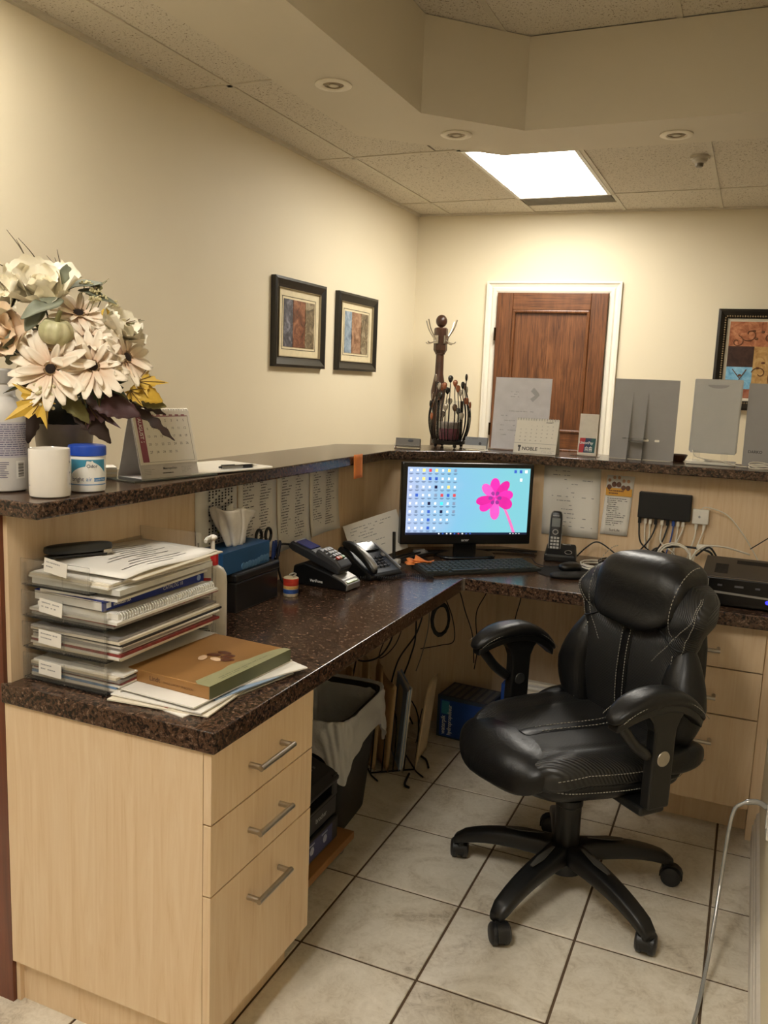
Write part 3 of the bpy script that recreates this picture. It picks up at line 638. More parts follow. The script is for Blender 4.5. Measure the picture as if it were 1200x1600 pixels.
# letter trays: open towards the chair (+x), label on the near end
tl = ['bottom', 'second', 'third', 'top']
for k in range(4):
    z = ZD+.0685*k; x0, x1, y0, y1 = -1.390, -1.163, 1.300, 1.685
    if k == 3: x1 = -1.205
    t = thing('letter_tray', ['clear acrylic letter tray at the bottom of the stack of four', 'clear acrylic letter tray second from the bottom of the stack', 'clear acrylic letter tray second from the top, holding the blue catalogue', 'topmost clear acrylic letter tray with printed sheets in it'][k], 'tray', (0, 0, z), 0, 'stacked clear letter trays')
    G().box(x0, y0, .002, x1, y1, .0045).build('tray_floor', ACR, t)
    g = G(); g.box(x0, y0, .0045, x1, y0+.003, .060); g.build('end_wall', ACR, t, bev=.001)
    g = G(); g.box(x0, y1-.003, .0045, x1, y1, .060 if k < 3 else .075); g.build('end_wall', ACR, t, bev=.001)
    g = G(); g.box(x0, y0+.003, .0045, x0+.003, y1-.003, .05); g.build('back_wall', ACR, t)
    for xx in (x0+.005, x1-.008):
        for yy in (y0+.004, y1-.007): G().box(xx, yy, .0045, xx+.004, yy+.004, .0687 if k < 3 else .05).build('corner_post', ACR, t)
    G().box(x0+.115, y0-.0022, .006, x0+.118, y0-.0002, .05).build('rib', ACR, t)
    lx = x0+.045 if k != 3 else x0+.052; lz = .016 if k < 3 else .036
    g = G(); g.box(lx, y0-.0026, lz, lx+.062, y0-.0014, lz+.030); lb = g.build('label_card', PAPER(), t, rot=(0, math.radians([2, 3, 5, 7][k]), 0)); 
    lb.location = (0, 0, lx*math.sin(math.radians([2, 3, 5, 7][k]))+.004)
    w = G().words((lx+.006, y0-.0028, lz+.024), (1, 0, 0), (0, 0, 1), .048, .018, 2, k, .9, .3); w.build('handwriting', M('pencil', (150, 150, 150), .8), lb, kind='stuff')
def sheet_doc(name, x0, x1, y0, y1, z, th, m, rz=0, label='', cat='paper', group=None, bow=0, edge=None):
    t = G(); n = 8; cx, cy = (x0+x1)/2, (y0+y1)/2; rg = []; R = rot2(rz)
    for i in range(n+1):
        y = y0-cy+(y1-y0)*i/n; d = bow*(1-(2*i/n-1)**2)
        rg.append([R @ Vector((a, y, c)) for a, c in ((x0-cx, d), (x1-cx, d), (x1-cx, d+th), (x0-cx, d+th))])
    o = t.rings(rg).build(name, m, loc=(cx, cy, z), label=label, cat=cat, group=group); return o
rd = random.Random(3)
fills = [
 [(.004, GREYP), (.006, PAPER()), (.005, M('mag_blue', (120, 150, 190), .4, vs=60, var=.25)), (.004, PAPER()), (.005, M('mag_red', (130, 50, 48), .4, vs=60, var=.4)), (.005, GREYP), (.006, PAPW), (.004, PAPER())],
 [(.006, PAPW), (.005, PAPER()), (.006, M('mag_red', None)), (.004, PAPER()), (.007, GREYP), (.004, PAPER()), (.005, M('mag_black', (40, 38, 40), .4)), (.006, PAPW), (.005, GREYP)],
 [(.006, GREYP), (.004, M('mag_red', None)), (.006, PAPER())],
 [(.013, M('box_file', (206, 206, 200), .5)), (.004, PAPER()), (.005, PAPW), (.003, PAPER())]]
names = ['in the lowest clear tray', 'in the second clear tray from the bottom', 'in the third clear tray under the blue catalogue', 'in the topmost clear tray']
for k in range(4):
    z = ZD+.0685*k+.0052
    for q, (th, m) in enumerate(fills[k]):
        dx = rd.uniform(0, .02) + (.012 if k < 3 else 0)
        sheet_doc('document', -1.378, -1.165+dx, 1.310+rd.uniform(0, .008), 1.655+rd.uniform(-.03, .02), z, th*.93, m, rd.uniform(-.025, .025), '%s, %s from the bottom %s' % ({'paper': 'white paper', 'paper_warm': 'cream paper', 'magazine_grey': 'grey magazine', 'mag_blue': 'blue magazine', 'mag_red': 'red magazine', 'mag_black': 'black booklet', 'box_file': 'pale grey file box'}[m.name], ['first', 'second', 'third', 'fourth', 'fifth', 'sixth', 'seventh', 'eighth', 'ninth'][q], names[k]), 'paper', 'papers '+names[k]); z += th
# catalogue and spiral notebook in the third tray
zc = ZD+.0685*2+.0052+.0162
nb = thing('spiral_notebook', 'white spiral bound notebook under the blue catalogue in the letter tray', 'notebook', (-1.27, 1.49, zc))
G().box(-.10, -.165, 0, .118, .165, .011).build('pages', PAPER(), nb)
for k in range(40):
    y = -.16+.32*k/39; g = G(); g.tube([(.116+.009*math.cos(a), y, .006+.009*math.sin(a)) for a in [2*PI*i/10 for i in range(11)]], .0016, 5); g.build('wire_loop', M('coil_white', (220, 218, 210), .3), nb, smooth=True)
ctg = thing('catalogue', 'thick dark blue catalogue with white lettering on its spine, in the letter tray', 'catalogue', (-1.275, 1.485, zc+.0155), math.radians(-2))
G().box(-.095, -.165, 0.0005, .094, .165, .020).build('pages', PAPER(), ctg); g = G(); g.box(.094, -.166, 0, .0965, .166, .0212); g.box(-.095, -.166, .0202, .094, .166, .0212); g.build('cover', BLU, ctg)
WI = M('white_ink', (225, 225, 225), .6)
text('CATALOG 10', .0115, WI, ctg, (.0969, .02, .0065), (0, 1, 0), (0, 0, 1)); text('BRASSELER USA', .0075, WI, ctg, (.0969, -.135, .0065), (0, 1, 0), (0, 0, 1), bold=.0002)
g = G(); g.box(.0966, -.155, .005, .0971, -.142, .016); g.build('logo', WI, ctg); g = G(); g.cyl((.0965, .147, .011), (.0971, .147, .011), .007, n=16); g.build('emblem', M('pale_blue', (140, 160, 210), .5), ctg)
sheet_doc('document', -1.36, -1.16, 1.32, 1.65, zc+.0375, .005, PAPER(), .04, 'white stapled sheets lying on top of the blue catalogue', 'paper')
# top tray: printed sheets and a black headset
zt = ZD+.0685*3+.0052+.025
ps = thing('printed_sheets', 'printed white sheets lying on the top tray, sticking out', 'paper', (-1.27, 1.505, zt+.001), math.radians(3))
G().sheet(lambda a, b: Vector((-.10+.215*a, -.17+.35*b, .012+.010*math.sin(PI*b)*(1-a)+.004*math.sin(6*b)-.006*a)), 8, 12).build('sheet', PAPER(), ps, smooth=True, solid=.002)
G().sheet(lambda a, b: Vector((-.09+.215*a, -.15+.34*b, .004+.006*math.sin(PI*b)*(1-a)-.004*a)), 8, 12).build('sheet', PAPW, ps, smooth=True, solid=.003)
w = G()
for k in range(12):
    a = .15+.065*k; y0_, y1_ = rd.uniform(-.13, -.02), rd.uniform(.03, .16)
    w.sheet(lambda p, q: Vector((-.10+.215*(a+.012*q), y0_+(y1_-y0_)*p, .0138+.010*math.sin(PI*((y0_+(y1_-y0_)*p)+.17)/.35)*(1-a)+.004*math.sin(6*((y0_+(y1_-y0_)*p)+.17)/.35)-.006*a)), 6, 1)
w.build('printed_lines', INK(), ps)
hs = thing('stapler', 'black stapler lying on the papers of the top letter tray', 'stapler', (-1.325, 1.40, zt+.024), math.radians(62))
G().ell((0, 0, .018), (.075, .017, .011), .5, .7, 24, 10).build('handle', M('grip_black', (30, 30, 28), .5), hs, smooth=True); G().box(-.07, -.012, .0, .06, .012, .006).build('base', BLACK(), hs, bev=.002)
G().box(.05, -.014, .004, .07, .014, .012).build('nose', STEEL(), hs, bev=.002)
# bottom tray: dark glasses case seen through the end
# pile of envelopes with the chocolate box
z = ZD
pile = [(.0025, PAPER(), 8, 0, 0, .23, .33), (.003, PAPW, -9, -.005, -.012, .23, .33), (.002, M('mag_red', None), 6, -.03, -.028, .17, .26), (.003, PAPER(), -4, 0, .0, .22, .34), (.002, M('env_blue', (150, 172, 200), .6), 10, .045, .04, .17, .25), (.003, PAPER(), 19, .030, .035, .17, .33), (.003, PAPER(), 1, -.005, .012, .225, .345)]
for q, (th, m, a, dx, dy, w_, h_) in enumerate(pile):
    sheet_doc('envelope', -1.045+dx-w_/2, -1.045+dx+w_/2, 1.472+dy-h_/2, 1.472+dy+h_/2, z, th*.95, m, math.radians(-a-3), ['white envelope at the very bottom of the pile under the golden box', 'cream envelope second from the bottom of the pile under the golden box', 'red printed envelope low in the pile under the golden box', 'white envelope in the middle of the pile under the golden box', 'light blue envelope sticking out of the pile under the golden box', 'white envelope fanned out furthest from the pile under the golden box', 'large white envelope directly under the golden box'][q], 'envelope', 'envelopes under the golden box'); z += th
cbx = thing('chocolate_box', 'golden brown chocolate box with a green edge on the envelope pile', 'box', (-1.043, 1.508, z), math.radians(-4))
G().box(-.110, -.150, .0, .108, .138, .0275).build('box_body', M('gold_card', (156, 114, 66), .36, .3, vs=6, var=.14), cbx, bev=.0015)
GRN = M('sage_green', (142, 140, 104), .5)
g = G(); pts = [(.1086, -.1506), (.1086, .1386)]+[(.100-.052*math.sin(PI*max(0, min(1, k/10)))**1.2*0-.010-.035*(k/10)**.5*(1-.25*k/10)-(.006 if k in (5, 6) else 0), .138-.278*k/10) for k in range(11)]+[(.078, -.1506)]
g.prism(pts, .0276, .0282); g.build('green_corner', GRN, cbx)
G().box(.1081, -.1505, .0005, .1088, .1385, .0281).build('side_panel', M('sage_dark', (96, 100, 72), .5), cbx)
BRN = M('choc_brown', (84, 44, 24), .35); CRM = M('choc_cream', (206, 172, 138), .6)
for i, (x, y, a, m) in enumerate(((-.005, .01, .4, BRN), (.018, -.012, -.3, CRM), (.028, .018, .9, BRN), (-.012, -.02, 2, CRM), (.006, .034, .1, BRN), (.04, -.002, .6, BRN))):
    G().ell((0, 0, 0), (.017, .010, .0012), 1, 1, 12, 6).build('printed_chocolate', m, cbx, smooth=True, loc=(x-.005, y, .0285), rot=(0, 0, a))
text("Lindt", .014, M('gold_ink', (92, 58, 26), .4), cbx, (-.05, -.1504, .010), (1, 0, 0), (0, 0, 1), bold=.0003); text("SWISS LUXURY SELECTION", .0065, M('gold_ink', None), cbx, (-.012, -.1504, .010), (1, 0, 0), (0, 0, 1))
G().words((.090, -.10, .0285), (0, 1, 0), (-1, 0, 0), .20, .014, 2, 5, .95, .3).build('printed_lines', M('sage_dark', None), cbx)
# hand sanitizer
sz = thing('sanitizer_bottle', 'white pump bottle with a red collar behind the letter trays', 'bottle', (-1.215, 1.745, ZD), math.radians(35)); sz.scale = (1, 1, 1.2)
prof = [(.0, .0), (.9, .0), (1, .006), (1, .12), (.96, .138), (.75, .15), (.38, .157), (.36, .16)]
G().rings([[Vector((r*.036*math.copysign(abs(math.cos(q))**.6, math.cos(q)), r*.024*math.copysign(abs(math.sin(q))**.6, math.sin(q)), z_)) for q in [2*PI*i/28 for i in range(28)]] for r, z_ in [(max(.02, a), b) for a, b in prof]]).build('bottle_body', M('bottle_white', (228, 224, 216), .35), sz, smooth='auto')
G().cyl((0, 0, .158), (0, 0, .184), .014, n=20).build('collar', M('collar_red', (186, 30, 36), .35), sz, bev=.001, smooth='auto')
g = G(); g.cyl((0, 0, .184), (0, 0, .212), .0055, n=12); g.ell((0, 0, .216), (.012, .012, .006), nu=14, nv=8); g.tube([(0, 0, .217), (-.012, -.018, .217), (-.018, -.030, .212)], .0045, 8, 3); g.build('pump_head', WHITE(), sz, smooth='auto')
for k, zz in enumerate((.128, .082)): G().box(-.034, -.0248, zz, -.004, -.0238, zz+.006).build('red_stripe', M('collar_red', None), sz)
G().words((-.033, -.0249, .122), (1, 0, 0), (0, 0, 1), .030, .034, 7, 2, .9, .35).build('printed_lines', INK(), sz); G().words((-.033, -.0249, .076), (1, 0, 0), (0, 0, 1), .030, .06, 11, 9, .9, .35).build('printed_lines', INK(), sz)
# black box, tissue box
bx_ = thing('storage_box', 'flat black lidded box under the blue tissue box', 'box', (-1.335, 2.07, ZD)); 
G().box(-.052, -.115, 0, .052, .115, .088).build('box_body', BLACK(), bx_, bev=.004); G().box(-.056, -.119, .088, .056, .119, .114).build('lid', BLACK(), bx_, bev=.006)
tb = thing('tissue_box', 'blue cardboard tissue box with a white tissue pulled up', 'tissue box', (-1.343, 2.03, ZD+.1145)); TBL = M('tissue_blue', (32, 78, 124), .45, vs=7, var=.12)
G().box(-.048, -.122, 0, .048, .122, .064).build('carton', TBL, tb, bev=.001)
g = G(); rr = random.Random(4)
for k in range(9): g.ell((.0484, -.02+.016*k, .010+rr.uniform(0, .008)), (.0006, .011, .010), 1, 1, 10, 6)
g.build('printed_pattern', M('tissue_light', (74, 116, 156), .5), tb, smooth=True)
def tis(a, b):
    q = a*2*PI; r = .028+.040*b+.014*math.sin(3*q+4*b)*b+.006*math.sin(7*q); h = .062+.100*b+.026*b*math.cos(q+1.1)+.010*b*math.sin(2*q)
    return Vector((.55*r*math.cos(q)-.002*b, 1.25*r*math.sin(q)+.010-.018*b, h))
G().sheet(tis, 40, 12).build('tissue', M('tissue_white', (238, 235, 230), .9), tb, smooth=True, solid=.001)
G().sheet(lambda a, b: Vector((.0+.012*math.sin(8*b)*a, .01+(.055-.02*a)*(2*b-1)*(.6+.5*a)+.01*math.sin(5*a), .062+.118*a+.012*math.sin(6*b))), 12, 16).build('tissue', M('tissue_white', None), tb, smooth=True, solid=.001)
# pen cup with scissors
pc_ = thing('pen_cup', 'black pen cup beside the blue tissue box', 'cup', (-1.352, 2.232, ZD)); G().lathe([(.03, 0), (.033, .0), (.035, .10), (.032, .10), (.03, .004), (.001, .004)], 20).build('cup_body', BLACK(), pc_, smooth='auto')
sc = thing('scissors', 'scissors with black looped handles standing in the pen cup', 'scissors', (-1.352, 2.222, ZD+.005), 0)
for sg in (-1, 1):
    g = G(); c = Vector((.004*sg, -.012+sg*.021, .172)); g.tube([c+Vector((0, .016*math.cos(a), .021*math.sin(a))) for a in [2*PI*i/18 for i in range(19)]], .0048, 8); g.tube([c+Vector((0, -sg*.006, -.02)), (0, -.004, .11)], .005, 8); g.build('handle_loop', BLACK(), sc, smooth=True)
    G().box(-.001+sg*.001, -.012, .004, .001+sg*.001, .004, .115).build('blade', STEEL(), sc)
for k, (dy, dx, lean, m) in enumerate(((.004, .012, .10, M('pen_blue', (30, 52, 110), .35)), (.016, .004, .2, M('pen_blue', None)), (.020, .010, .28, M('pen_navy', (20, 26, 48), .35)))):
    p = thing('pen', ['blue pen standing upright in the pen cup', 'blue pen leaning in the pen cup', 'dark navy pen leaning most in the pen cup'][k], 'pen', (-1.352+dx, 2.232+dy, ZD+.006), 0, None, (-lean, 0, 0)); G().cyl((0, 0, 0), (0, 0, .135), .0045, n=10).build('barrel', m, p); g = G(); g.cyl((0, 0, .135), (0, 0, .150), .005, .004, n=10); g.box(.004, -.001, .10, .0065, .001, .145); g.build('cap_clip', m, p)
# small can
cn = thing('small_tin', 'small tin wrapped in a red, white and blue label on the desk', 'tin', (-1.255, 2.215, ZD))
g = G(); g.lathe([(.021, 0), (.023, .003), (.023, .056), (.021, .058)], 24); g.build('tin_body', M('tin_cream', (206, 190, 160), .4, vs=60, var=.2), cn, smooth='auto')
G().lathe([(.0234, .034), (.0236, .036), (.0236, .054), (.0234, .056)], 24, caps=False).build('red_band', M('tin_red', (176, 52, 36), .4, vs=50, var=.3), cn, smooth=True); G().lathe([(.0234, .010), (.0236, .012), (.0236, .022), (.0234, .023)], 24, caps=False).build('blue_band', M('tin_blue', (40, 70, 130), .4, vs=60, var=.4), cn, smooth=True)
G().lathe([(.0234, .025), (.0236, .026), (.0236, .032), (.0234, .033)], 24, caps=False).build('yellow_band', M('tin_yellow', (206, 160, 90), .4, vs=60, var=.3), cn, smooth=True)
G().tube([(.006, .0, .060), (.012, .008, .066), (.0, .012, .068), (-.008, .003, .063)], .003, 6, 4).build('wrapper_twist', M('foil', (170, 166, 156), .3, .6), cn, smooth=True)
# card terminal
DKG = M('terminal_grey', (44, 45, 48), .4); SIL = M('silver_plastic', (150, 148, 144), .35, .5)
ct_ = thing('card_terminal', 'grey card payment terminal in a black charging cradle', 'card terminal', (-1.225, 2.39, ZD), math.radians(-4))
def side(pts, w, name, m, par=None, bev=.005, y=0):
    g = G(); g.rings([[(x, y-w/2, z) for x, z in pts], [(x, y+w/2, z) for x, z in pts]]); return g.build(name, m, par or ct_, bev=bev)
side([(-.105, 0), (.10, 0), (.105, .022), (.085, .034), (.04, .05), (-.06, .075), (-.10, .06)], .082, 'cradle', BLACK(), bev=.006)
side([(.104, .004), (.1055, .022), (.088, .036), (.05, .050), (.048, .046), (.085, .030), (.101, .02), (.10, .004)], .084, 'cradle_trim', SIL, bev=.001)
side([(.070, .0375), (.098, .0275), (.1015, .0215), (.102, .028), (.073, .041)], .066, 'green_window', M('green_lens', (128, 150, 84), .25), bev=.001)
side([(-.13, .118), (-.115, .138), (-.04, .116), (.045, .080), (.072, .062), (.064, .046), (-.02, .074), (-.11, .104)], .070, 'terminal_body', DKG, bev=.007)
sl = math.atan2(-.036, .085); MXT = lambda x, z: TR(x, 0, z) @ Matrix.Rotation(-sl+.0, 4, 'Y')
m1 = TR(-.072, 0, .1268) @ Matrix.Rotation(.286, 4, 'Y'); G().box(-.032, -.028, 0, .032, .028, .002, m1).build('display', M('terminal_lcd', (70, 76, 140), .2), ct_); G().box(-.034, -.031, -.001, -.028, .031, .003, m1).build('display_trim', M('lcd_pale', (180, 180, 190), .3), ct_)
m2 = TR(.024, 0, .0925) @ Matrix.Rotation(.40, 4, 'Y')
side([(-.022, .110), (-.012, .124), (.06, .092), (.078, .074), (.068, .058), (-.01, .094)], .074, 'keypad_shroud', M('shroud_grey', (64, 64, 66), .4), bev=.006)
for r in range(4):
    for c in range(3):
        m = DKG if r < 3 else [M('key_red', (190, 60, 40), .4), M('key_yellow', (200, 120, 60), .4), M('key_green', (80, 140, 80), .4)][c]
        if r < 3: m = M('key_grey', (110, 112, 116), .4)
        G().box(-.030+r*.016, -.022+c*.0155, .0155, -.019+r*.016, -.010+c*.0155, .0205, m2).build('key', m, ct_)
text('VeriFone', .013, M('white_ink', None), ct_, (-.035, -.0415, .016), (1, 0, 0), (0, 0, 1), bold=.0002)
G().tube([(-.126, -.02, .122), (-.15, -.05, .12), (-.13, -.085, .07), (-.10, -.10, .015), (-.09, -.06, .006)], .004, 8, 6).build('power_lead', BLACK(), ct_, smooth=True)
# desk phone
dp = thing('desk_phone', 'black corded desk phone with a silver handset beside the terminal', 'phone', (-1.168, 2.612, ZD), math.radians(-22)); dp.scale = (.84, .82, .95)
def pside(pts, w, name, m, bev=.004, y=0): return side(pts, w, name, m, dp, bev, y)
pside([(-.10, 0), (.095, 0), (.10, .014), (.085, .024), (-.09, .098), (-.105, .090)], .185, 'phone_body', BLACK(), .006)
tilt = math.atan2(.074, .175); pm = TR(-.0, 0, .0615) @ Matrix.Rotation(tilt, 4, 'Y')
G().box(-.095, -.024, .001, -.040, .085, .005, pm).build('display', M('phone_lcd', (34, 38, 40), .15), dp, bev=.001)
G().box(-.085, .092, -.004, .09, .100, .004, pm).build('silver_edge', SIL, dp)
for r in range(4):
    for c in range(4): G().box(.0+r*.018, -.020+c*.021, .001, .011+r*.018, -.006+c*.021, .0042, pm).build('button', M('btn', (40, 40, 42), .4), dp, bev=.001)
G().ell((-.004, .072, .004), (.013, .010, .004), 1, 1, 14, 8, None, pm).build('nav_key', SIL, dp, smooth=True)
for yy in (-.07, .06): G().box(-.099, yy, .002, -.090, yy+.014, .006, pm).build('indicator', M('white_ink', None), dp)
def hw(p): q = p.copy(); k = q.x/.1; q.z += .016*(1-k*k); q.y *= .8+.25*k*k; return q
g = G(); g.ell((.0, -.066, .010), (.105, .024, .015), .6, .6, 30, 14, hw, pm); hd = g.build('handset', M('handset_black', (22, 22, 23), .35), dp, smooth=True)
g = G(); g.ell((.02, -.066, .016), (.082, .019, .012), .6, .6, 30, 14, hw, pm); g.build('handset_back', SIL, hd, smooth=True, label='silver back of the handset')
def coil(path, r, turns, tr=.0018, name='coiled_cord', par=None):
    P = spline([Vector(p) for p in path], 24); pts = []; n = turns*9
    for i in range(n+1):
        f = i/n*(len(P)-1); a = int(min(f, len(P)-2)); p = P[a].lerp(P[a+1], f-a); t = (P[a+1]-P[a]).normalized(); u = t.cross(Vector((0, 0, 1))).normalized(); v = u.cross(t); q = 2*PI*i/9
        pts.append(p+u*math.cos(q)*r+v*math.sin(q)*r)
    return G().tube(pts, tr, 5).build(name, BLACK(), par, smooth=True)
o = coil([(.10, -.06, .012), (.13, -.02, .009), (.125, .05, .009), (.14, .10, .009), (.185, .13, .009), (.215, .155, .009)], .0065, 34, .0017, 'coiled_cord', dp)
coil([(.085, -.09, .012), (.04, -.15, .009), (-.02, -.185, .009), (-.07, -.21, .009)], .0065, 26, .0017, 'coiled_cord', dp)
an = thing('antenna', 'small upright black antenna on a white base beside the desk phone', 'antenna', (-1.165, 2.815, ZD)); G().box(-.012, -.012, 0, .022, .016, .018).build('base', WHITE(), an, bev=.003); G().cyl((0, 0, .018), (-.006, .006, .118), .0062, n=12).build('rod', BLACK(), an, bev=.002, smooth='auto')
# papers fixed to the panels
def wall_paper(y0, y1, z0, z1, label, seed, chart=False, cols=1, skew=0):
    t = thing('paper_sheet', label, 'paper', (-1.3945, (y0+y1)/2, z0), PI/2, 'printed lists taped under the ledge'); w, h = y1-y0, z1-z0
    G().sheet(lambda a, b: Vector((-w/2+w*a+skew*b, -.0012-.010*(1-b)**3*(.4+abs(2*a-1))-.002*math.sin(5*a), h*b)), 8, 10).build('sheet', PAPER(), t, smooth=True, solid=.0006)
    if chart:
        for (a, n) in ((.62, 12), (.30, 12)):
            g = G()
            for r in range(n):
                for c in range(8):
                    if (r+c) % 5: g.box(-w/2+.28*w+c*.075*w, -.0065, .96*h-(.44 if a < .5 else 0)*h-r*.034*h-.008, -w/2+.28*w+c*.075*w+.03*w, -.0055, .96*h-(.44 if a < .5 else 0)*h-r*.034*h-.003)
            g.build('printed_table', INK(), t)
        G().box(-.005, -.007, .40*h, .016, -.006, .44*h).build('highlight', M('yellow', (210, 200, 90), .6), t)
    else:
        for c in range(cols): G().words((-w/2+.08*w+c*.84*w/cols, -.008, h*.96), (1, 0, 0), (0, 0, 1), .80*w/cols*(.75 if cols > 1 else 1), h*.86, 24, seed+c, .8, .33).build('printed_lines', INK(), t)
wall_paper(1.915, 2.125, .87, 1.112, 'printed chart sheet on the panel behind the tissue box', 1, True)
wall_paper(2.128, 2.352, .865, 1.112, 'printed list on the panel, second from the left under the ledge', 2, cols=2)
wall_paper(2.355, 2.575, .852, 1.112, 'printed list on the panel above the card terminal cable', 3, cols=2)
wall_paper(2.575, 2.80, .868, 1.112, 'printed list on the panel above the card terminal, last of the row', 4, cols=2)
lt = thing('letter', 'white letter leaning on the angled panel behind the desk phone', 'paper', (-1.25, 2.90, ZD+.002), math.radians(38), None, (math.radians(-12), math.radians(-17), math.radians(42)))
G().box(-.11, -.0004, 0, .11, .0004, .155).build('sheet', PAPER(), lt); G().words((-.09, -.0008, .135), (1, 0, 0), (0, 0, 1), .17, .10, 9, 8, .7, .25).build('printed_lines', M('pencil', None), lt)
# monitor
mo = thing('monitor', 'black computer monitor showing a pink flower on a pale blue desktop', 'monitor', (-1.0, 3.065, ZD), math.radians(36))
U0, U1, V0, V1 = -.238, .286, .053, .366
G().box(U0, -.012, V0, U1, .022, V1).build('housing', M('monitor_black', (13, 13, 14), .25), mo, bev=.004)
G().ell(((U0+U1)/2, .03, .2), (.2, .03, .12), .5, .5, 24, 12).build('back_cover', BLACK(), mo, smooth=True)
g = G(); g.box(U0+.02, -.0125, V0+.038, U1-.016, -.0115, V1-.017); sc_ = g.build('screen', S('screen'), mo)
g = G(); g.box(.0, .0, .0, .06, .025, .10); G().box(-.015, .01, .004, .075, .03, .075).build('stand_neck', M('monitor_black', None), mo, bev=.004); G().ell((.03, .02, .006), (.12, .085, .007), .4, .75, 32, 8).build('stand_foot', M('monitor_black', None), mo, smooth=True)
text('acer', .016, M('logo_grey', (170, 170, 172), .4), mo, (.005, -.0125, V0+.012), (1, 0, 0), (0, 0, 1), bold=.0003, sx=1.1)
def EM(n, rgb, e=.36):
    m = M(n, rgb, .5, emit=e); return m
sx0, sx1, sz0, sz1 = U0+.02, U1-.016, V0+.038, V1-.017; SW, SH = sx1-sx0, sz1-sz0
def sp(a, b, d=0): return Vector((sx0+a*SW, -.0127-d, sz0+b*SH))
def flat(pts, name, m, d=0, par=sc_): g = G(); g.poly([sp(*p, d) for p in pts]); o = g.build(name, m, par, norm=False); return o
flat([(0, 0), (1, 0), (1, .032), (0, .032)], 'taskbar', EM('ui_dark', (16, 24, 52), .3), .0001)
rr = random.Random(12); gi = {}
icons = [EM('ui_white', (236, 242, 250)), EM('ui_blue', (52, 92, 190)), EM('ui_yellow', (240, 214, 130)), EM('ui_navy', (24, 26, 60)), EM('ui_red', (200, 70, 80)), EM('ui_cyan', (70, 226, 236)), EM('ui_grey', (120, 140, 170))]
layout = ["0024202 6".replace(' ', ''), "00211000", "06003020", "01006414", "00030506", "06010306", "0001000", "00010"]
lines = G()
for r, row in enumerate(layout):
    for c, ch in enumerate(row):
        a = .027+c*.0505; b = .955-r*.122; w, h = (.011, .024) if ch != '0' else (.008, .018)
        gi.setdefault(int(ch), []).append((a, b, w, h)); lines.poly([sp(a-.016, b-.050, .0002), sp(a+.016, b-.050, .0002), sp(a+.016, b-.043, .0002), sp(a-.016, b-.043, .0002)]); lines.poly([sp(a-.011, b-.062, .0002), sp(a+.009, b-.062, .0002), sp(a+.009, b-.056, .0002), sp(a-.011, b-.056, .0002)])
for c in (.885, .93, .975): gi.setdefault(1 if c < .95 else 0, []).append((c-.01, .955, .011, .024))
gi[0].append((.925, .83, .010, .024))
for k in range(9): gi.setdefault([0, 1, 0, 0, 1, 4, 0, 1, 1][k], []).append((.27+k*.032, .016, .006, .010))
for k in range(4): gi[0].append((.86+k*.025, .016, .005, .006))
lines.build('icon_captions', EM('ui_caption', (70, 90, 130), .2), sc_, kind='stuff')
for k, L_ in gi.items():
    g = G()
    for a, b, w, h in L_: g.poly([sp(a-w, b-h, .0003), sp(a+w, b-h, .0003), sp(a+w, b+h*.9, .0003), sp(a-w, b+h*.9, .0003)])
    g.build('icons', icons[k], sc_, kind='stuff')
asp = SW/SH
def petal(cx, cz, ang, L, w, n=16): 
    ca, sa = math.cos(ang), math.sin(ang); o = []
    for i in range(n):
        q = 2*PI*i/n; x = L/2+L/2*math.cos(q); y = w*math.sin(q)*(1+.25*math.cos(q)); o.append((cx+(x*ca-y*sa)/asp, cz+x*sa+y*ca))
    return o
fc = (.715, .555); PK = [EM('fl_pink', (226, 44, 170)), EM('fl_pink2', (206, 34, 150)), EM('fl_pink3', (240, 84, 190))]
flat([(fc[0]+.06, fc[1]-.1), (fc[0]+.10, fc[1]-.25), (fc[0]+.135, fc[1]-.40), (fc[0]+.16, .033), (fc[0]+.185, .033), (fc[0]+.155, fc[1]-.38), (fc[0]+.115, fc[1]-.22), (fc[0]+.075, fc[1]-.09)], 'flower_stem', EM('fl_stem', (220, 110, 180)), .0003)
for k, (a, L, w) in enumerate(((92, .30, .075), (50, .32, .070), (135, .28, .07), (12, .29, .075), (-25, .30, .085), (-88, .33, .075), (-140, .29, .075), (-168, .30, .065))):
    flat(petal(*fc, math.radians(a), L, w), 'flower_petal', PK[k % 3], .0004+.0001*k)
for k in range(6): flat(petal(fc[0]+.018*math.cos(k*1.05), fc[1]+.04*math.sin(k*1.05), k*1.05, .07, .028, 10), 'flower_heart', EM('fl_purple', (136, 52, 140)), .0014+.0001*k)
# keyboard, notes, mouse, pad
kb = thing('keyboard', 'dark green grey computer keyboard in front of the monitor', 'keyboard', (-.872, 2.892, ZD), math.radians(43)); KD = M('key_dark', (38, 44, 42), .5)
g = G(); g.rings([[(-.225, -.074, 0), (.225, -.074, 0), (.225, .074, 0), (-.225, .074, 0)], [(-.225, -.074, .012), (.225, -.074, .012), (.225, .074, .020), (-.225, .074, .020)]]); g.build('keyboard_case', M('kb_case', (30, 34, 33), .45), kb, bev=.003)
kg = G()
km = None
for r in range(6):
    for c in range(20):
        if r == 0 and 4 <= c <= 8: continue
        x = -.212+c*.0215; y = -.062+r*.0215; z = .0155+.0545*(y+.074)*.99-.0025
        if km is None:
            g = G(); g.rings([[(-.0095, -.0095, 0), (.0095, -.0095, 0), (.0095, .0095, 0), (-.0095, .0095, 0)], [(-.0075, -.0075, .005), (.0075, -.0075, .005), (.0075, .0075, .005), (-.0075, .0075, .005)]]); ko = g.build('key', KD, kb); km = ko.data
        else: ko = bpy.data.objects.new('key', km); COL.objects.link(ko); ko.parent = kb
        ko.location = (x, y, z)
G().box(-.126, -.0715, .0125, -.018, -.0525, .0185).build('space_bar', KD, kb, bev=.002)
OR = M('note_orange', (226, 132, 62), .7)
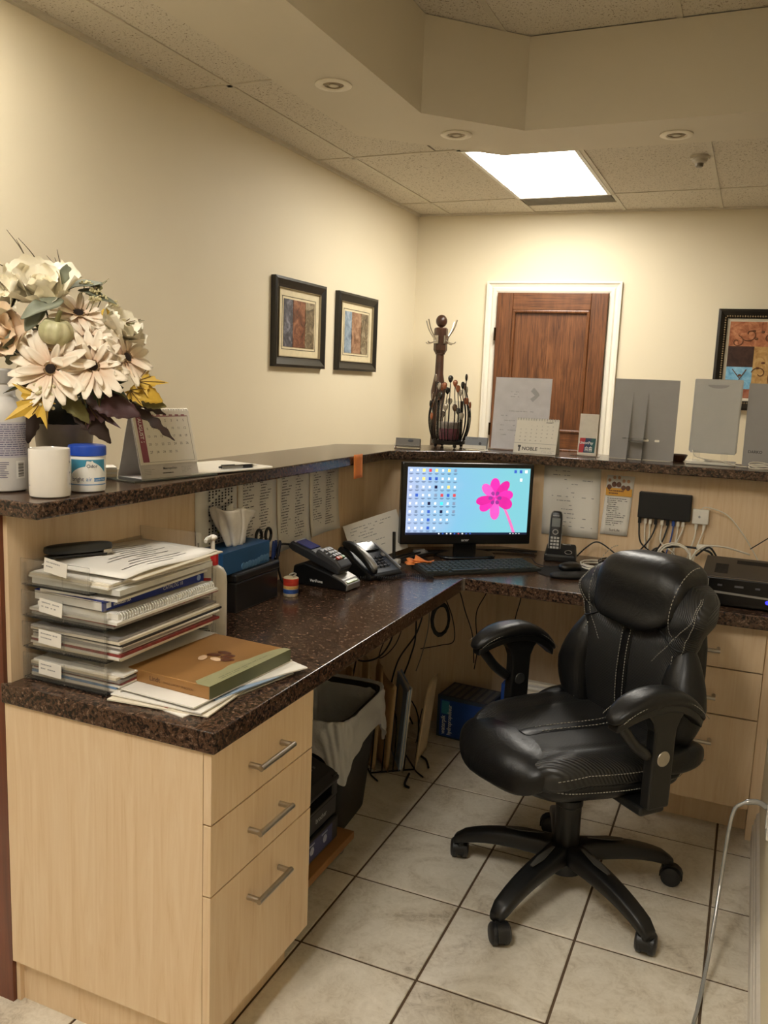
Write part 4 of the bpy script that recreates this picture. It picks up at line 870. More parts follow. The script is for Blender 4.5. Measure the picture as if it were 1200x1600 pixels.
sn = thing('sticky_notes', 'crumpled orange sticky notes lying at the keyboard corner', 'sticky notes', (-1.075, 2.80, ZD+.016), .5)
for k, (a, dx) in enumerate(((0, 0), (.5, .01), (-.35, .03))): G().sheet(lambda p, q: Vector((-.035+.07*p, -.03+.055*q, .004*k+.010*math.sin(4*p+k)*q+.006*math.sin(6*q+k))), 6, 6).build('note', OR, sn, smooth=True, solid=.0006, rot=(0, 0, a), loc=(dx, 0, 0))
st = thing('sticky_note', 'orange sticky note stuck on the front edge of the upper ledge', 'sticky note', (-1.2785, 2.715, 1.1525)); 
G().sheet(lambda p, q: Vector((.0012+.002*q*q, -.034+.072*p, .004-.085*q)), 3, 6).build('note', OR, st, smooth=True, solid=.0005)
mp = thing('mouse_pad', 'black rounded mouse pad with a padded wrist rest', 'mouse pad', (-.565, 3.03, ZD), math.radians(30)); G().prism([(.115*math.cos(q), .105*math.sin(q)) for q in [2*PI*i/36 for i in range(36)]], 0, .003).build('mat', M('pad_black', (20, 20, 21), .8), mp); G().ell((.0, -.078, .009), (.095, .034, .011), .7, .7, 28, 12).build('wrist_rest', M('pad_rest', (18, 18, 19), .6), mp, smooth=True)
ms = thing('mouse', 'black computer mouse on the round mouse pad', 'mouse', (-.565, 3.055, ZD+.0031), math.radians(60)); G().ell((0, 0, .016), (.052, .029, .017), .8, .85, 28, 14, lambda p: Vector((p.x, p.y*(1-.12*(p.x/.05)), max(-.0158, p.z-.006*max(0, p.x/.05)**2)))).build('mouse_shell', M('mouse_black', (18, 18, 19), .3), ms, smooth=True); G().cyl((.026, -.003, .028), (.026, .003, .028), .006, n=12).build('scroll_wheel', BLACK(), ms)
pb_ = thing('crumpled_tissue', 'small crumpled grey tissue left of the monitor foot', 'tissue', (-1.13, 3.0, ZD)); G().ell((0, 0, .014), (.030, .022, .014), 1, 1, 16, 10, lambda p: p*(1+.25*math.sin(p.x*190)*math.cos(p.y*160))).build('tissue', M('tissue_grey', (120, 118, 118), .9), pb_, smooth=True)
# cordless phone
cp = thing('cordless_phone', 'black cordless phone standing in its charging base right of the monitor', 'phone', (-.64, 3.235, ZD), math.radians(8))
g = G(); g.rings([[(x, y*.9, z) for x, y, z in ((-.062, -.045, 0), (.062, -.045, 0), (.062, .045, 0), (-.062, .045, 0))], [(-.06, -.04, .028), (.06, -.04, .028), (.055, .035, .064), (-.055, .035, .064)]]); g.build('charging_base', BLACK(), cp, bev=.008, seg=3)
hm = TR(-.026, .002, .030) @ Matrix.Rotation(-.22, 4, 'X')
G().ell((0, 0, .078), (.0235, .014, .083), .35, .6, 24, 20, None, hm).build('handset', M('handset_black', None), cp, smooth=True)
g = G()
def rim(q): return hm @ Vector((.0232*math.copysign(abs(math.cos(q))**.4, math.cos(q)), -.008, .078+.0825*math.copysign(abs(math.sin(q))**.4, math.sin(q))))
g.tube([rim(2*PI*i/40) for i in range(41)], .0016, 6); g.build('silver_rim', SIL, cp, smooth=True)
G().box(-.016, -.0155, .098, .016, -.0125, .132, hm).build('display', M('cordless_lcd', (96, 100, 98), .3), cp, bev=.001); text('Panasonic', .0062, WI, cp, hm @ Vector((-.014, -.0155, .140)), hm.to_3x3() @ Vector((1, 0, 0)), hm.to_3x3() @ Vector((0, 0, 1)))
for r in range(4):
    for c in range(3): G().box(-.0165+c*.012, -.0155, .014+r*.0125, -.0075+c*.012, -.0125, .022+r*.0125, hm).build('button', M('btn_pale', (160, 160, 158), .4), cp)
g = G(); g.tube([hm @ Vector((.010*math.cos(a), -.0145, .078+.009*math.sin(a))) for a in [2*PI*i/16 for i in range(17)]], .002, 6); g.build('nav_ring', SIL, cp, smooth=True)
g = G(); g.tube([Vector((.030+.013*math.cos(a), -.030+.011*math.sin(a)*.55, .040+.011*math.sin(a)*.55)) for a in [2*PI*i/20 for i in range(21)]], .0014, 6); g.build('dial_ring', SIL, cp, smooth=True); text('Panasonic', .008, WI, cp, (.004, .012, .0605), (1, 0, 0), (0, .6, .5))
# back panel: papers, router, jack
YB = 3.3885
def back_paper(x0, x1, z0, z1, label, sk, seed):
    t = thing('paper_sheet', label, 'paper', ((x0+x1)/2, YB, z0)); w, h = x1-x0, z1-z0
    G().sheet(lambda a, b: Vector((-w/2+w*a+sk*(b-.5), -.001-.004*(1-b)**2, h*b)), 6, 8).build('sheet', PAPER(), t, smooth=True, solid=.0005); return t, w, h
t, w, h = back_paper(-.757, -.531, .828, 1.108, 'large handwritten sheet on the back panel above the cordless phone', -.006, 1)
G().words((-w/2+.03, -.0065, h*.94), (1, 0, 0), (0, 0, 1), w*.8, h*.85, 14, 31, .55, .18, .3).build('handwriting', M('pencil', None), t, kind='stuff')
t, w, h = back_paper(-.514, -.410, .852, 1.088, 'narrow printed leaflet with an orange band on the back panel', .012, 2)
G().box(-w/2+.004, -.0062, h*.66, w/2+.0, -.0056, h*.79).build('orange_band', M('leaf_orange', (216, 160, 62), .6), t); g = G()
for k in range(5): g.ell((-.036+.018*k, -.006, h*.80+.012*(k in (1, 2))), (.009, .0006, .011), 1, 1, 10, 6); 
g.build('printed_group', M('leaf_brown', (110, 74, 56), .6), t, smooth=True); g = G()
for k in range(5): g.ell((-.036+.018*k, -.0062, h*.83+.02+.012*(k in (1, 2))), (.006, .0006, .007), 1, 1, 10, 6)
g.build('printed_group', M('leaf_skin', (196, 150, 116), .6), t, smooth=True)
G().words((-w/2+.012, -.0065, h*.62), (1, 0, 0), (0, 0, 1), w*.78, h*.48, 14, 6, .9, .3).build('printed_lines', INK(), t); text('SunLife', .014, INK(), t, (-.024, -.0066, .016), (1, 0, 0), (0, 0, 1)); G().words((-w/2+.016, -.0067, h*.755), (1, 0, 0), (0, 0, 1), w*.7, .02, 2, 3, 1, .5).build('printed_lines', M('leaf_brown', None), t)
ro = thing('router', 'black network switch mounted on the back panel with plugged cables', 'network switch', (-.284, YB, .985)); G().box(-.096, -.030, -.050, .096, 0, .050).build('case', M('router_black', (12, 12, 13), .55), ro, bev=.003)
g = G()
for k in range(7): G().box(-.085+k*.025, -.022, -.0515, -.066+k*.025, -.006, -.049).build('port', M('port', (34, 34, 34), .5), ro)
jk = thing('wall_jack', 'white square network jack box on the back panel', 'jack', (-.152, YB, .958)); G().box(-.029, -.024, -.028, .029, 0, .028).build('jack_case', WHITE(), jk, bev=.003); g = G(); g.prism([(0, .006), (.005, 0), (0, -.006), (-.005, 0)], 0, .0005, TR(-.004, -.0242, 0) @ Matrix.Rotation(PI/2, 4, 'X')); g.build('emblem', M('pencil', None), jk)
WC = M('cable_white', (214, 208, 194), .45); BC = M('cable_black', (18, 18, 19), .5); BLC = M('cable_blue', (40, 70, 140), .45)
def cable(pts, m, label, r=.0030, plug=None, name='cable', k=10, grp=None):
    t = thing(name, label, 'cable', (0, 0, 0), 0, grp)
    G().tube(pts, r, 7, k).build('cord', m, t, smooth=True)
    if plug: p = Vector(plug); G().box(p.x-.0055, p.y-.006, p.z-.024, p.x+.0055, p.y+.006, p.z).build('plug', m if m is not BC else BLACK(), t, bev=.001)
    return t
yr = YB-.014
for k, (x, m, end, lab) in enumerate(((-.372, BC, [(-.36, 3.36, .84), (-.31, 3.33, .80), (-.33, 3.29, .765), (-.42, 3.26, .760), (-.5, 3.2, .760)], 'black power cable at the left end of the network switch'), (-.350, WC, [(-.345, 3.36, .85), (-.33, 3.35, .79), (-.30, 3.33, .762), (-.24, 3.30, .760)], 'white network cable in the leftmost port of the switch'), (-.332, WC, [(-.33, 3.36, .86), (-.335, 3.34, .80), (-.36, 3.31, .762), (-.42, 3.29, .760)], 'white network cable in the second port of the switch'), (-.312, BC, [(-.33, 3.35, .85), (-.38, 3.32, .79), (-.45, 3.28, .762), (-.53, 3.25, .760)], 'black network cable in the third port of the switch'), (-.288, WC, [(-.285, 3.35, .85), (-.24, 3.33, .82), (-.21, 3.30, .79), (-.19, 3.27, .762)], 'white network cable curving right from the middle of the switch'), (-.268, BC, [(-.29, 3.35, .83), (-.34, 3.31, .78), (-.40, 3.27, .762)], 'black network cable right of the middle of the switch'), (-.247, BLC, [(-.25, 3.35, .86), (-.26, 3.33, .80), (-.24, 3.30, .762), (-.2, 3.27, .760)], 'blue plugged network cable of the switch'), (-.230, WC, [(-.232, 3.36, .85), (-.24, 3.34, .80), (-.22, 3.31, .77), (-.18, 3.28, .762)], 'white network cable second from the right of the switch'), (-.212, WC, [(-.222, 3.36, .87), (-.235, 3.35, .82), (-.21, 3.32, .78), (-.15, 3.29, .77)], 'white network cable at the right end of the switch'))):
    cable([(x, yr, .93), (x, yr-.002, .90)]+end, m, lab, .0030, (x, yr, .936), grp=None)
cable([(-.165, YB-.012, .93), (-.166, 3.36, .88), (-.18, 3.34, .82), (-.19, 3.3, .77), (-.2, 3.27, .762)], WC, 'white cable hanging from the left side of the wall jack', .0028, (-.165, YB-.012, .931))
cable([(-.137, YB-.012, .93), (-.139, 3.36, .90), (-.155, 3.34, .84), (-.165, 3.31, .77), (-.17, 3.27, .762)], WC, 'white cable hanging from the right side of the wall jack', .0028, (-.137, YB-.012, .931))
cable([(-.152, YB-.012, .986), (-.13, 3.36, .997), (-.06, 3.36, .975), (.0, 3.36, .91), (.05, 3.36, .835), (.07, 3.36, .80)], WC, 'thin white cable arching from the wall jack down to the right', .0022)
cable([(.118, 3.36, .93), (.08, 3.35, .90), (.03, 3.34, .86)], BC, 'thin dark cable rising to the right edge', .002)
def ring_coil(c, r, n, m, lab, tilt, tube=.0032, rz=0):
    t = thing('cable_coil', lab, 'cable', c, rz); rr = random.Random(n); pts = []; Mx = Matrix.Rotation(tilt, 4, 'X')
    for i in range(n*14+1): q = 2*PI*i/14; k = r*(1+.07*math.sin(i*.23+rr.random()*.2)); pts.append(Mx @ Vector((k*math.cos(q), k*math.sin(q)*.9, .006*math.sin(i*.31))))
    G().tube(pts, tube, 6).build('cord', m, t, smooth=True); return t
ring_coil((-.225, 3.255, .812), .058, 4, WC, 'white network cable wound in an upright coil behind the chair', math.radians(70))
cable([(-.17, 3.24, .80), (-.155, 3.23, .84), (-.12, 3.23, .872), (-.05, 3.25, .872), (.03, 3.28, .85)], WC, 'white cable running from the coil over the computer', .0032)
ring_coil((-.47, 3.17, ZD+.012), .075, 3, WC, 'white cable loosely coiled flat beside the cordless phone', 0, .0030)
ring_coil((-.435, 3.20, ZD+.020), .05, 3, BC, 'black cable coiled inside the flat white coil', .1, .0032)
cable([(-.59, 3.30, .765), (-.56, 3.33, .80), (-.52, 3.34, .825), (-.46, 3.32, .80), (-.40, 3.28, .765)], BC, 'black cable arching up behind the cordless phone', .0028)
cable([(-.44, 3.24, .765), (-.34, 3.27, .80), (-.26, 3.30, .84), (-.17, 3.30, .85), (-.1, 3.28, .84), (-.09, 3.22, .80)], BC, 'thick black cable running behind the white coil', .0042)
cable([(-.31, 3.25, .762), (-.32, 3.27, .80), (-.29, 3.29, .835), (-.24, 3.28, .80), (-.2, 3.25, .765)], BC, 'black cable looped on the desk under the switch', .0036)
cable([(-.15, 3.25, .83), (-.11, 3.27, .862), (-.08, 3.27, .83), (-.07, 3.25, .80)], BC, 'black cable loop at the back of the computer', .0036)
for k, (dx, dz) in enumerate(((0, 0), (.03, .006), (.05, .002))): cable([(-1.2+dx, 2.86, ZD+.006), (-1.15+dx, 3.0, ZD+.012+dz), (-1.05+dx, 3.17, ZD+.006), (-.9+dx, 3.25+.02*k, ZD+.008), (-.75, 3.27+.02*k, ZD+.006+dz)], BC, 'black cable behind the monitor, '+['nearest the screen', 'in the middle of three', 'nearest the angled panel'][k], .0036, None, 'cable', 8, 'cables behind the monitor')
cable([(-.80, 3.06, ZD+.004), (-.74, 3.13, ZD+.02), (-.70, 3.10, ZD+.004), (-.64, 3.06, ZD+.008)], BC, 'thin mouse cable between keyboard and mouse pad', .0018)
sw_ = thing('plug_adapter', 'small white adapter block behind the computer', 'adapter', (-.125, 3.30, ZD+.092)); G().box(-.028, -.012, 0, .028, .012, .018).build('adapter_case', WHITE(), sw_, bev=.005)
mdm = thing('modem', 'flat white box lying on the desk between the cable coil and the computer', 'modem', (-.205, 3.19, ZD), .1); G().box(-.085, -.045, 0, .085, .045, .022).build('modem_case', WHITE(), mdm, bev=.006)
# desktop computer
pc = thing('desktop_computer', 'black slim desktop computer lying at the right end of the desk', 'computer', (-.108, 2.83, ZD))
G().box(0, .006, .006, .222, .36, .0935).build('case', M('pc_black', (20, 19, 19), .45), pc, bev=.002); G().box(0, -.012, .004, .222, .006, .093).build('front_panel', M('pc_front', (11, 11, 13), .2), pc, bev=.004)
g = G(); g.prism([(.012, .030), (.03, .046), (.222, .040), (.222, .034), (.033, .039), (.018, .026)], 0, .002, TR(0, -.012, .004) @ Matrix.Rotation(PI/2, 4, 'X')); g.build('silver_line', SIL, pc)
G().box(.020, -.0128, .052, .024, -.012, .086).build('drive_button', SIL, pc)
for x in (.05, .10, .16): G().box(x, -.0126, .066, x+(.014 if x != .1 else .026), -.012, .072).build('badge', M('badge', (80, 80, 84), .4), pc)
G().cyl((.198, -.0122, .03), (.198, -.0135, .03), .006, n=14).build('power_light', M('led_blue', (40, 40, 255), .4, emit=1.2), pc)
g = G()
for k in range(14): g.box(.035+k*.0012*0, .06+k*.012, .0935, .075, .064+k*.012, .0942); 
g.build('vent', M('vent_black', (8, 8, 8), .8), pc); g = G()
for k in range(6): g.box(.10, .25+k*.012, .0935, .20, .256+k*.012, .0942)
g.build('vent', M('vent_black', None), pc)
for x in (.015, .2):
    for y in (.02, .33): G().cyl((x, y, 0), (x, y, .007), .01, n=12).build('rubber_foot', BLACK(), pc)
# ---------------- things on the ledge ----------------
ZL = 1.1512
def gz(x, y): return Vector((x, y, ZL))
# flower arrangement
fa = thing('flower_arrangement', 'artificial autumn flower arrangement with cream daisies in a grey metal pot', 'flowers', (-1.43, 1.53, ZL), math.radians(43.07))
PX = -.04
g = G(); g.lathe([(.045, 0), (.052, .002), (.066, .135), (.070, .142), (.068, .146), (.060, .142), (.048, .01), (.001, .01)], 32, (PX, 0, 0)); g.build('pot', M('pot_pewter', (140, 130, 118), .5, .15, var=.22, vs=14), fa, smooth='auto')
G().ell((PX, 0, .16), (.075, .075, .05), nu=20, nv=10).build('moss', M('moss_dark', (36, 36, 24), .95, var=.4), fa, smooth=True)
GD, GS, PU, YE, OL = M('leaf_green', (52, 60, 38), .6, var=.25), M('leaf_sage', (112, 116, 96), .7, var=.15), M('leaf_purple', (70, 44, 46), .55, var=.3, vs=20), M('leaf_yellow', (206, 168, 62), .6, var=.18, vs=25), M('leaf_olive', (108, 102, 58), .6, var=.2)
DP = M('leaf_dark_purple', (52, 36, 32), .6, var=.2); DC = M('daisy_centre', (34, 20, 14), .9, var=.4, vs=90)
pm_ = None
def aim(d, roll=0): return Vector(d).to_track_quat('Z', 'Y').to_matrix().to_4x4() @ Matrix.Rotation(roll, 4, 'Z')
def petal_mesh(L, w, curl, cup, name, mat, par, tip=.7, nx=8, ny=4):
    def f(a, b):
        x = L*a; ww = w*math.sin(PI*min(.96, .10+.86*a**1.25))**.62; s = 2*b-1
        return Vector((x, ww*s, curl*a*a*L+cup*(s*s)*ww))
    return G().sheet(f, nx, ny).build(name, mat, par, smooth=True, solid=.0006, norm=False)
pet_data = None
def stem(par, p): G().tube([(PX*.5+p[0]*.3, p[1]*.3, .16), (p[0]*.75, p[1]*.75, p[2]*.75+.02), p], .0022, 6, 4).build('flower_stem', GD, par, smooth=True)
def daisy(p, d, R=.072, n=15, seed=0):
    global pet_data
    rr = random.Random(seed); D = G(); D.ell((0, 0, .004), (.0135, .0135, .007), nu=18, nv=8)
    o = D.build('daisy', DC, fa, smooth=True); o.matrix_local = TR(*p) @ aim(d, rr.random())
    n += 3
    for k in range(n+6):
        if pet_data is None: q = petal_mesh(.072, .0108, -.05, .30, 'petal', S('petal_cream'), o); pet_data = q.data
        else: q = bpy.data.objects.new('petal', pet_data); COL.objects.link(q); q.parent = o; m = q.modifiers.new('solid', 'SOLIDIFY'); m.thickness = .0006
        lay = k >= n; s = R/.072*(rr.uniform(.88, 1.08) if not lay else rr.uniform(.62, .8))
        q.matrix_local = Matrix.Rotation(2*PI*(k+rr.uniform(-.25, .25))/(n if not lay else 6), 4, 'Z') @ TR(.006, 0, .001 if not lay else .004) @ Matrix.Rotation(-rr.uniform(.0, .35)-(.25 if lay else 0), 4, 'Y') @ Matrix.Rotation(rr.uniform(-.3, .3), 4, 'X') @ Matrix.Scale(s, 4)
    G().lathe([(.0125, .003), (.0155, .004), (.0150, .008), (.0125, .008)], 20).build('pollen_ring', M('pollen', (128, 102, 70), .9, var=.4, vs=200), o, smooth=True)
    stem(fa, (p[0]-d[0]*.01, p[1]-d[1]*.01, p[2]-d[2]*.01))
daisy((-.061, -.14, .264), (-.15, -1, .18), .082, 15, 1); daisy((.022, -.14, .273), (.12, -1, .25), .074, 15, 2); daisy((.092, -.10, .295), (.75, -.7, .45), .070, 15, 3); daisy((-.005, -.06, .385), (.1, -.75, .8), .058, 13, 4); daisy((.014, -.105, .330), (.05, -.6, .9), .055, 13, 5); daisy((-.085, -.09, .305), (-.5, -.7, .7), .06, 13, 6)
WP = M('petal_white', (236, 228, 206), .75, var=.04); PEA = M('petal_peach', (234, 210, 180), .75, var=.05)
def rose(p, d, R, n, mat, seed, name='white_bloom'):
    rr = random.Random(seed); c = G(); c.ell((0, 0, .012), (R*.22, R*.22, R*.25), nu=14, nv=8); o = c.build(name, mat, fa, smooth=True); o.matrix_local = TR(*p) @ aim(d, rr.random())
    dat = None
    for k in range(n):
        if dat is None:
            def f(a, b):
                s = 2*b-1; w = .62*math.sin(PI*(.12+.80*a**.8))**.6
                return Vector((R*a*(1-.12*s*s), R*w*s, R*(.55*a*a-.18*a**4*3*.5+.20*s*s*a)+R*.04*math.sin(9*s+5*a)*a))
            q = G().sheet(f, 10, 8).build('petal', mat, o, smooth=True, solid=.0008, norm=False); dat = q.data
        else: q = bpy.data.objects.new('petal', dat); COL.objects.link(q); q.parent = o
        ring = k//5; s = (1.0, .8, .55)[min(2, ring)]*rr.uniform(.92, 1.06)
        q.matrix_local = Matrix.Rotation(2*PI*(k%5+.5*ring+rr.uniform(-.15, .15))/5, 4, 'Z') @ Matrix.Rotation(-.15-.38*ring+rr.uniform(-.1, .1), 4, 'Y') @ Matrix.Scale(s, 4)
    stem(fa, p)
rose((-.080, -.045, .420), (-.1, -.6, .8), .092, 14, WP, 1); rose((-.160, -.05, .385), (-.5, -.5, .6), .080, 14, WP, 2, 'white_bloom'); rose((-.155, -.085, .335), (-.3, -.9, .2), .068, 13, PEA, 3, 'peach_bloom'); rose((.075, -.08, .350), (.6, -.4, .75), .068, 12, WP, 4)
# mini pumpkin
pk = G().ell((0, 0, 0), (.036, .036, .032), 1, 1, 48, 18, lambda p: Vector((p.x*(1-.10*abs(math.sin(4*math.atan2(p.y, p.x)))**.0*(.5+.5*math.cos(9*math.atan2(p.y, p.x)))**2), p.y*(1-.10*(.5+.5*math.cos(9*math.atan2(p.y, p.x)))**2), p.z-(.010 if p.z > 0 else -.006)*max(0, 1-(p.x*p.x+p.y*p.y)/.0005)))).build('mini_pumpkin', S('pumpkin'), fa, smooth=True, loc=(-.05, -.135, .343), rot=(.25, .05, .3))
G().tube([(0, 0, .018), (.001, 0, .030), (.005, 0, .046)], lambda t: .0065-.002*t, 8, 3).build('pumpkin_stem', OL, pk, smooth=True)
# leaves
def leaf(p, d, L, w, mat, kind='oval', up=(0, -.4, 1), seed=0, bend=-.25, name='leaf'):
    rr = random.Random(seed)
    d = Vector(d).normalized(); u = Vector(up); s = d.cross(u).normalized(); u = s.cross(d)
    if kind == 'maple':
        tips = [(180, .16), (128, .42), (100, .30), (68, .86), (48, .50), (28, .60), (0, 1.05), (-28, .60), (-48, .50), (-68, .86), (-100, .30), (-128, .42)]; g = G(); c = g.bm.verts.new(Vector(p)); ring = []
        for i, (a, r) in enumerate(tips):
            nxt = tips[(i+1) % len(tips)]
            for t in (0, .5):
                a_ = a+((nxt[0]-a+180) % 360-180)*t; r_ = (r+(nxt[1]-r)*t)*(1 if t == 0 else .72); q = math.radians(a_)
                P = Vector(p)+d*(r_*L*.8*math.cos(q)+L*.10)+s*(r_*w*math.sin(q))+u*(bend*L*(r_**2)*.5+.10*L*math.cos(2*q)*r_*.4+rr.uniform(-.004, .004))
                ring.append(g.bm.verts.new(P))
        for i in range(len(ring)): g.face([c, ring[i], ring[(i+1) % len(ring)]])
        o = g.build(name, mat, fa, solid=.0006, norm=False)
        v = G()
        for a, r in ((0, .95), (68, .75), (-68, .75), (28, .5), (-28, .5)): q = math.radians(a); v.tube([Vector(p)+u*.001+d*L*.02, Vector(p)+d*(r*L*.8*math.cos(q)+L*.06)+s*(r*w*math.sin(q))+u*(bend*L*r*r*.5+.0035)], .0009, 5)
        v.build('leaf_vein', M('vein', (110, 84, 40), .7), o, smooth=True); return o
    def f(a, b):
        t = 2*b-1; ww = w*math.sin(PI*min(.995, .03+a**.85*.96))**.8*(1+.10*math.sin(40*a)*(kind == 'jag')+.30*math.sin(26*a)*(kind == 'feather'))
        return Vector(p)+d*(L*a)+s*(ww*t)+u*(bend*L*a*a+.18*ww*abs(t)+.02*L*math.sin(9*a+seed))
    return G().sheet(f, 22, 4).build(name, mat, fa, smooth=True, solid=.0006, norm=False)
leaf((-.075, -.155, .205), (-.75, -.15, -.5), .10, .075, YE, 'maple', (0, -1, .3), 1, .05); leaf((.115, -.11, .245), (.95, -.2, .05), .075, .05, YE, 'maple', (0, -.8, .6), 2); leaf((.105, -.12, .228), (.9, -.1, -.25), .07, .022, YE, 'jag', (0, -1, .5), 3); leaf((.10, -.12, .225), (.4, -.4, -.5), .05, .04, YE, 'maple', (0, -1, .2), 4)
leaf((.01, -.13, .205), (.85, -.3, -.15), .115, .034, PU, 'jag', (0, -.8, .6), 5); leaf((.01, -.12, .19), (.7, -.5, -.45), .10, .055, PU, 'maple', (0, -1, .4), 6); leaf((-.03, -.125, .20), (.75, -.2, -.65), .125, .026, DP, 'jag', (.3, -1, .3), 7); leaf((-.05, -.13, .215), (.7, -.3, -.55), .09, .02, OL, 'jag', (.2, -1, .4), 8)
leaf((.105, -.09, .195), (.75, -.15, -.62), .125, .011, DP, 'feather', (0, -1, .3), 9, -.1); leaf((.10, -.06, .205), (.9, -.1, -.35), .09, .011, DP, 'feather', (0, -1, .3), 10, -.1); leaf((.105, -.1, .205), (.85, -.2, -.05), .075, .020, OL, 'jag', (0, -.8, .6), 11); leaf((-.10, -.1, .205), (-.1, -.3, -.85), .10, .022, DP, 'jag', (0, -1, .2), 12)
for k, (p, d, L, w) in enumerate((((-.01, -.13, .24), (.2, -.4, -.5), .07, .045), ((-.055, -.135, .235), (-.1, -.4, -.6), .07, .045), ((.05, -.12, .245), (.5, -.4, -.4), .075, .05), ((.085, -.06, .37), (.7, -.2, .25), .055, .03), ((-.09, -.1, .235), (-.7, -.3, -.2), .08, .04), ((.03, -.14, .235), (.1, -.3, -.8), .06, .04), ((.02, -.05, .43), (.5, -.1, .5), .06, .035), ((.0, -.08, .30), (-.3, -.6, .3), .07, .05), ((.06, -.06, .33), (.5, -.6, .2), .07, .05), ((-.11, -.08, .30), (-.5, -.6, .1), .08, .05))): leaf(p, d, L, w, GD if k not in (3, 6) else OL, 'maple', (0, -.7, .7), 20+k)
leaf((-.035, -.12, .41), (-.85, -.45, -.25), .095, .024, GS, 'oval', (0, -.6, .9), 40); leaf((-.075, -.12, .395), (-.55, -.5, -.7), .065, .018, GS, 'oval', (0, -.8, .6), 41); leaf((-.03, -.04, .44), (.75, -.3, .35), .08, .019, GS, 'oval', (0, -.5, .9), 42); leaf((-.005, -.05, .44), (.9, -.3, -.12), .085, .013, GS, 'oval', (0, -.6, .9), 43); leaf((-.04, -.05, .45), (.3, -.1, .8), .05, .013, GS, 'oval', (0, -.9, .3), 44); leaf((-.085, -.12, .315), (.8, -.3, -.1), .08, .014, M('leaf_gold', (150, 112, 46), .6), 'oval', (0, -.6, .9), 45); leaf((-.145, -.11, .27), (.05, -.2, .9), .07, .012, GS, 'feather', (0, -1, 0), 46); leaf((-.085, -.115, .345), (.1, -.3, -.9), .05, .018, GS, 'feather', (0, -1, 0), 47); leaf((-.07, -.09, .36), (-.2, -.5, -.6), .05, .02, GS, 'feather', (0, -1, 0), 48)
# berries, filler, grass
for k, (x, z, n) in enumerate(((-.088, .215, 16), (-.068, .198, 16), (-.060, .225, 14), (-.078, .178, 12))):
    rr = random.Random(k); g = G()
    for q in range(n): g.ell((x+rr.uniform(-.012, .012), -.150+rr.uniform(-.010, .006), z+rr.uniform(-.016, .016)), (.0042, .0042, .0042), nu=8, nv=6)
    g.build('berry_sprig', M('berry_cream', (208, 196, 156), .4), fa, smooth=True, kind='stuff')
for k, (x, y, z) in enumerate(((.012, -.05, .455), (.030, -.06, .44), (.045, -.055, .425), (.03, -.07, .42), (.068, -.05, .415))):
    rr = random.Random(k+9); g = G()
    for q in range(34): a, r = rr.uniform(0, 2*PI), .013*math.sqrt(rr.random()); g.ell((x+r*math.cos(a), y+rr.uniform(-.007, .007), z+.6*r*math.sin(a)), (.0026, .0026, .002), nu=6, nv=4)
    g.build('filler_blossom', M('filler_cream', (220, 210, 168), .8), fa, smooth=True, kind='stuff'); G().tube([(x, y, z), (x-.03, y+.01, z-.07)], .0011, 5).build('filler_stem', OL, fa)
g = G()
for q in range(9): a = q*.7; g.ell((.052+.006*math.cos(a), -.075, .392+.006*math.sin(a)), (.004, .003, .004), nu=6, nv=4)
g.build('yellow_blossom', M('bloom_yellow', (222, 186, 80), .7), fa, smooth=True, kind='stuff')
for k, (a, b, c) in enumerate((((-.09, -.02, .40), (-.11, -.01, .50), (-.150, 0, .562)), ((-.09, -.02, .40), (-.112, .0, .50), (-.132, .01, .545)), ((-.07, -.01, .42), (-.09, 0, .50), (-.128, .01, .548)), ((-.04, 0, .44), (-.052, .0, .49), (-.07, .01, .515)), ((-.03, 0, .44), (-.040, .0, .49), (-.048, .01, .53)), ((-.035, 0, .44), (-.045, .0, .485), (-.053, .01, .512)), ((-.09, 0, .43), (-.14, .0, .475), (-.215, 0, .505)), ((-.10, 0, .43), (-.14, 0, .452), (-.23, 0, .447)), ((-.10, 0, .42), (-.15, .0, .44), (-.24, .01, .425)))): G().tube([a, b, c], lambda t: .0021*(1-.75*t), 6, 5).build('grass_blade', M('grass_brown', (84, 70, 44), .7), fa, smooth=True)
# lotion bottle
lb_ = thing('lotion_bottle', 'large translucent white bottle with a printed back label at the left edge', 'bottle', (-1.490, 1.352, ZL), math.radians(47))
G().lathe([(.045, 0), (.053, .004), (.055, .02), (.055, .165), (.050, .182), (.034, .200), (.030, .206), (.030, .228), (.029, .23)], 36).build('bottle_body', M('bottle_pale', (206, 202, 196), .3, coat=.3, var=.03), lb_, smooth='auto'); G().lathe([(.031, .23), (.032, .232), (.032, .258), (.026, .262)], 28).build('bottle_cap', M('cap_silver', (176, 174, 170), .35), lb_, smooth='auto')
LB = M('print_violet', (96, 92, 120), .7); LBG = M('label_lilac', (186, 182, 190), .6)
def band_cyl(par, r, a0, a1, z0, z1, mat, name, n=14):
    return G().sheet(lambda a, b: Vector((r*math.sin(a0+(a1-a0)*a), -r*math.cos(a0+(a1-a0)*a), z0+(z1-z0)*b)), n, 1).build(name, mat, par, smooth=True, norm=False)
band_cyl(lb_, .0553, -.9, 1.15, .075, .150, LBG, 'label')
rr = random.Random(5); g = G()
for r in range(15):
    a = -.85
    while a < 1.05:
        l = rr.uniform(.05, .22)
        if a+l < 1.1: g.sheet(lambda p, q, a=a, l=l, r=r: Vector((.0556*math.sin(a+l*p), -.0556*math.cos(a+l*p), .146-.0046*r-.0018*q)), 2, 1)
        a += l+.03
for r in range(9):
    a = -.35+rr.uniform(0, .2); g.sheet(lambda p, q, a=a, r=r: Vector((.0556*math.sin(a+.4*p), -.0556*math.cos(a+.4*p), .066-.004*r-.0016*q)), 3, 1)
g.build('printed_lines', LB, lb_); band_cyl(lb_, .0554, .52, .92, .030, .068, M('paper', None), 'barcode_panel', 6); g = G()
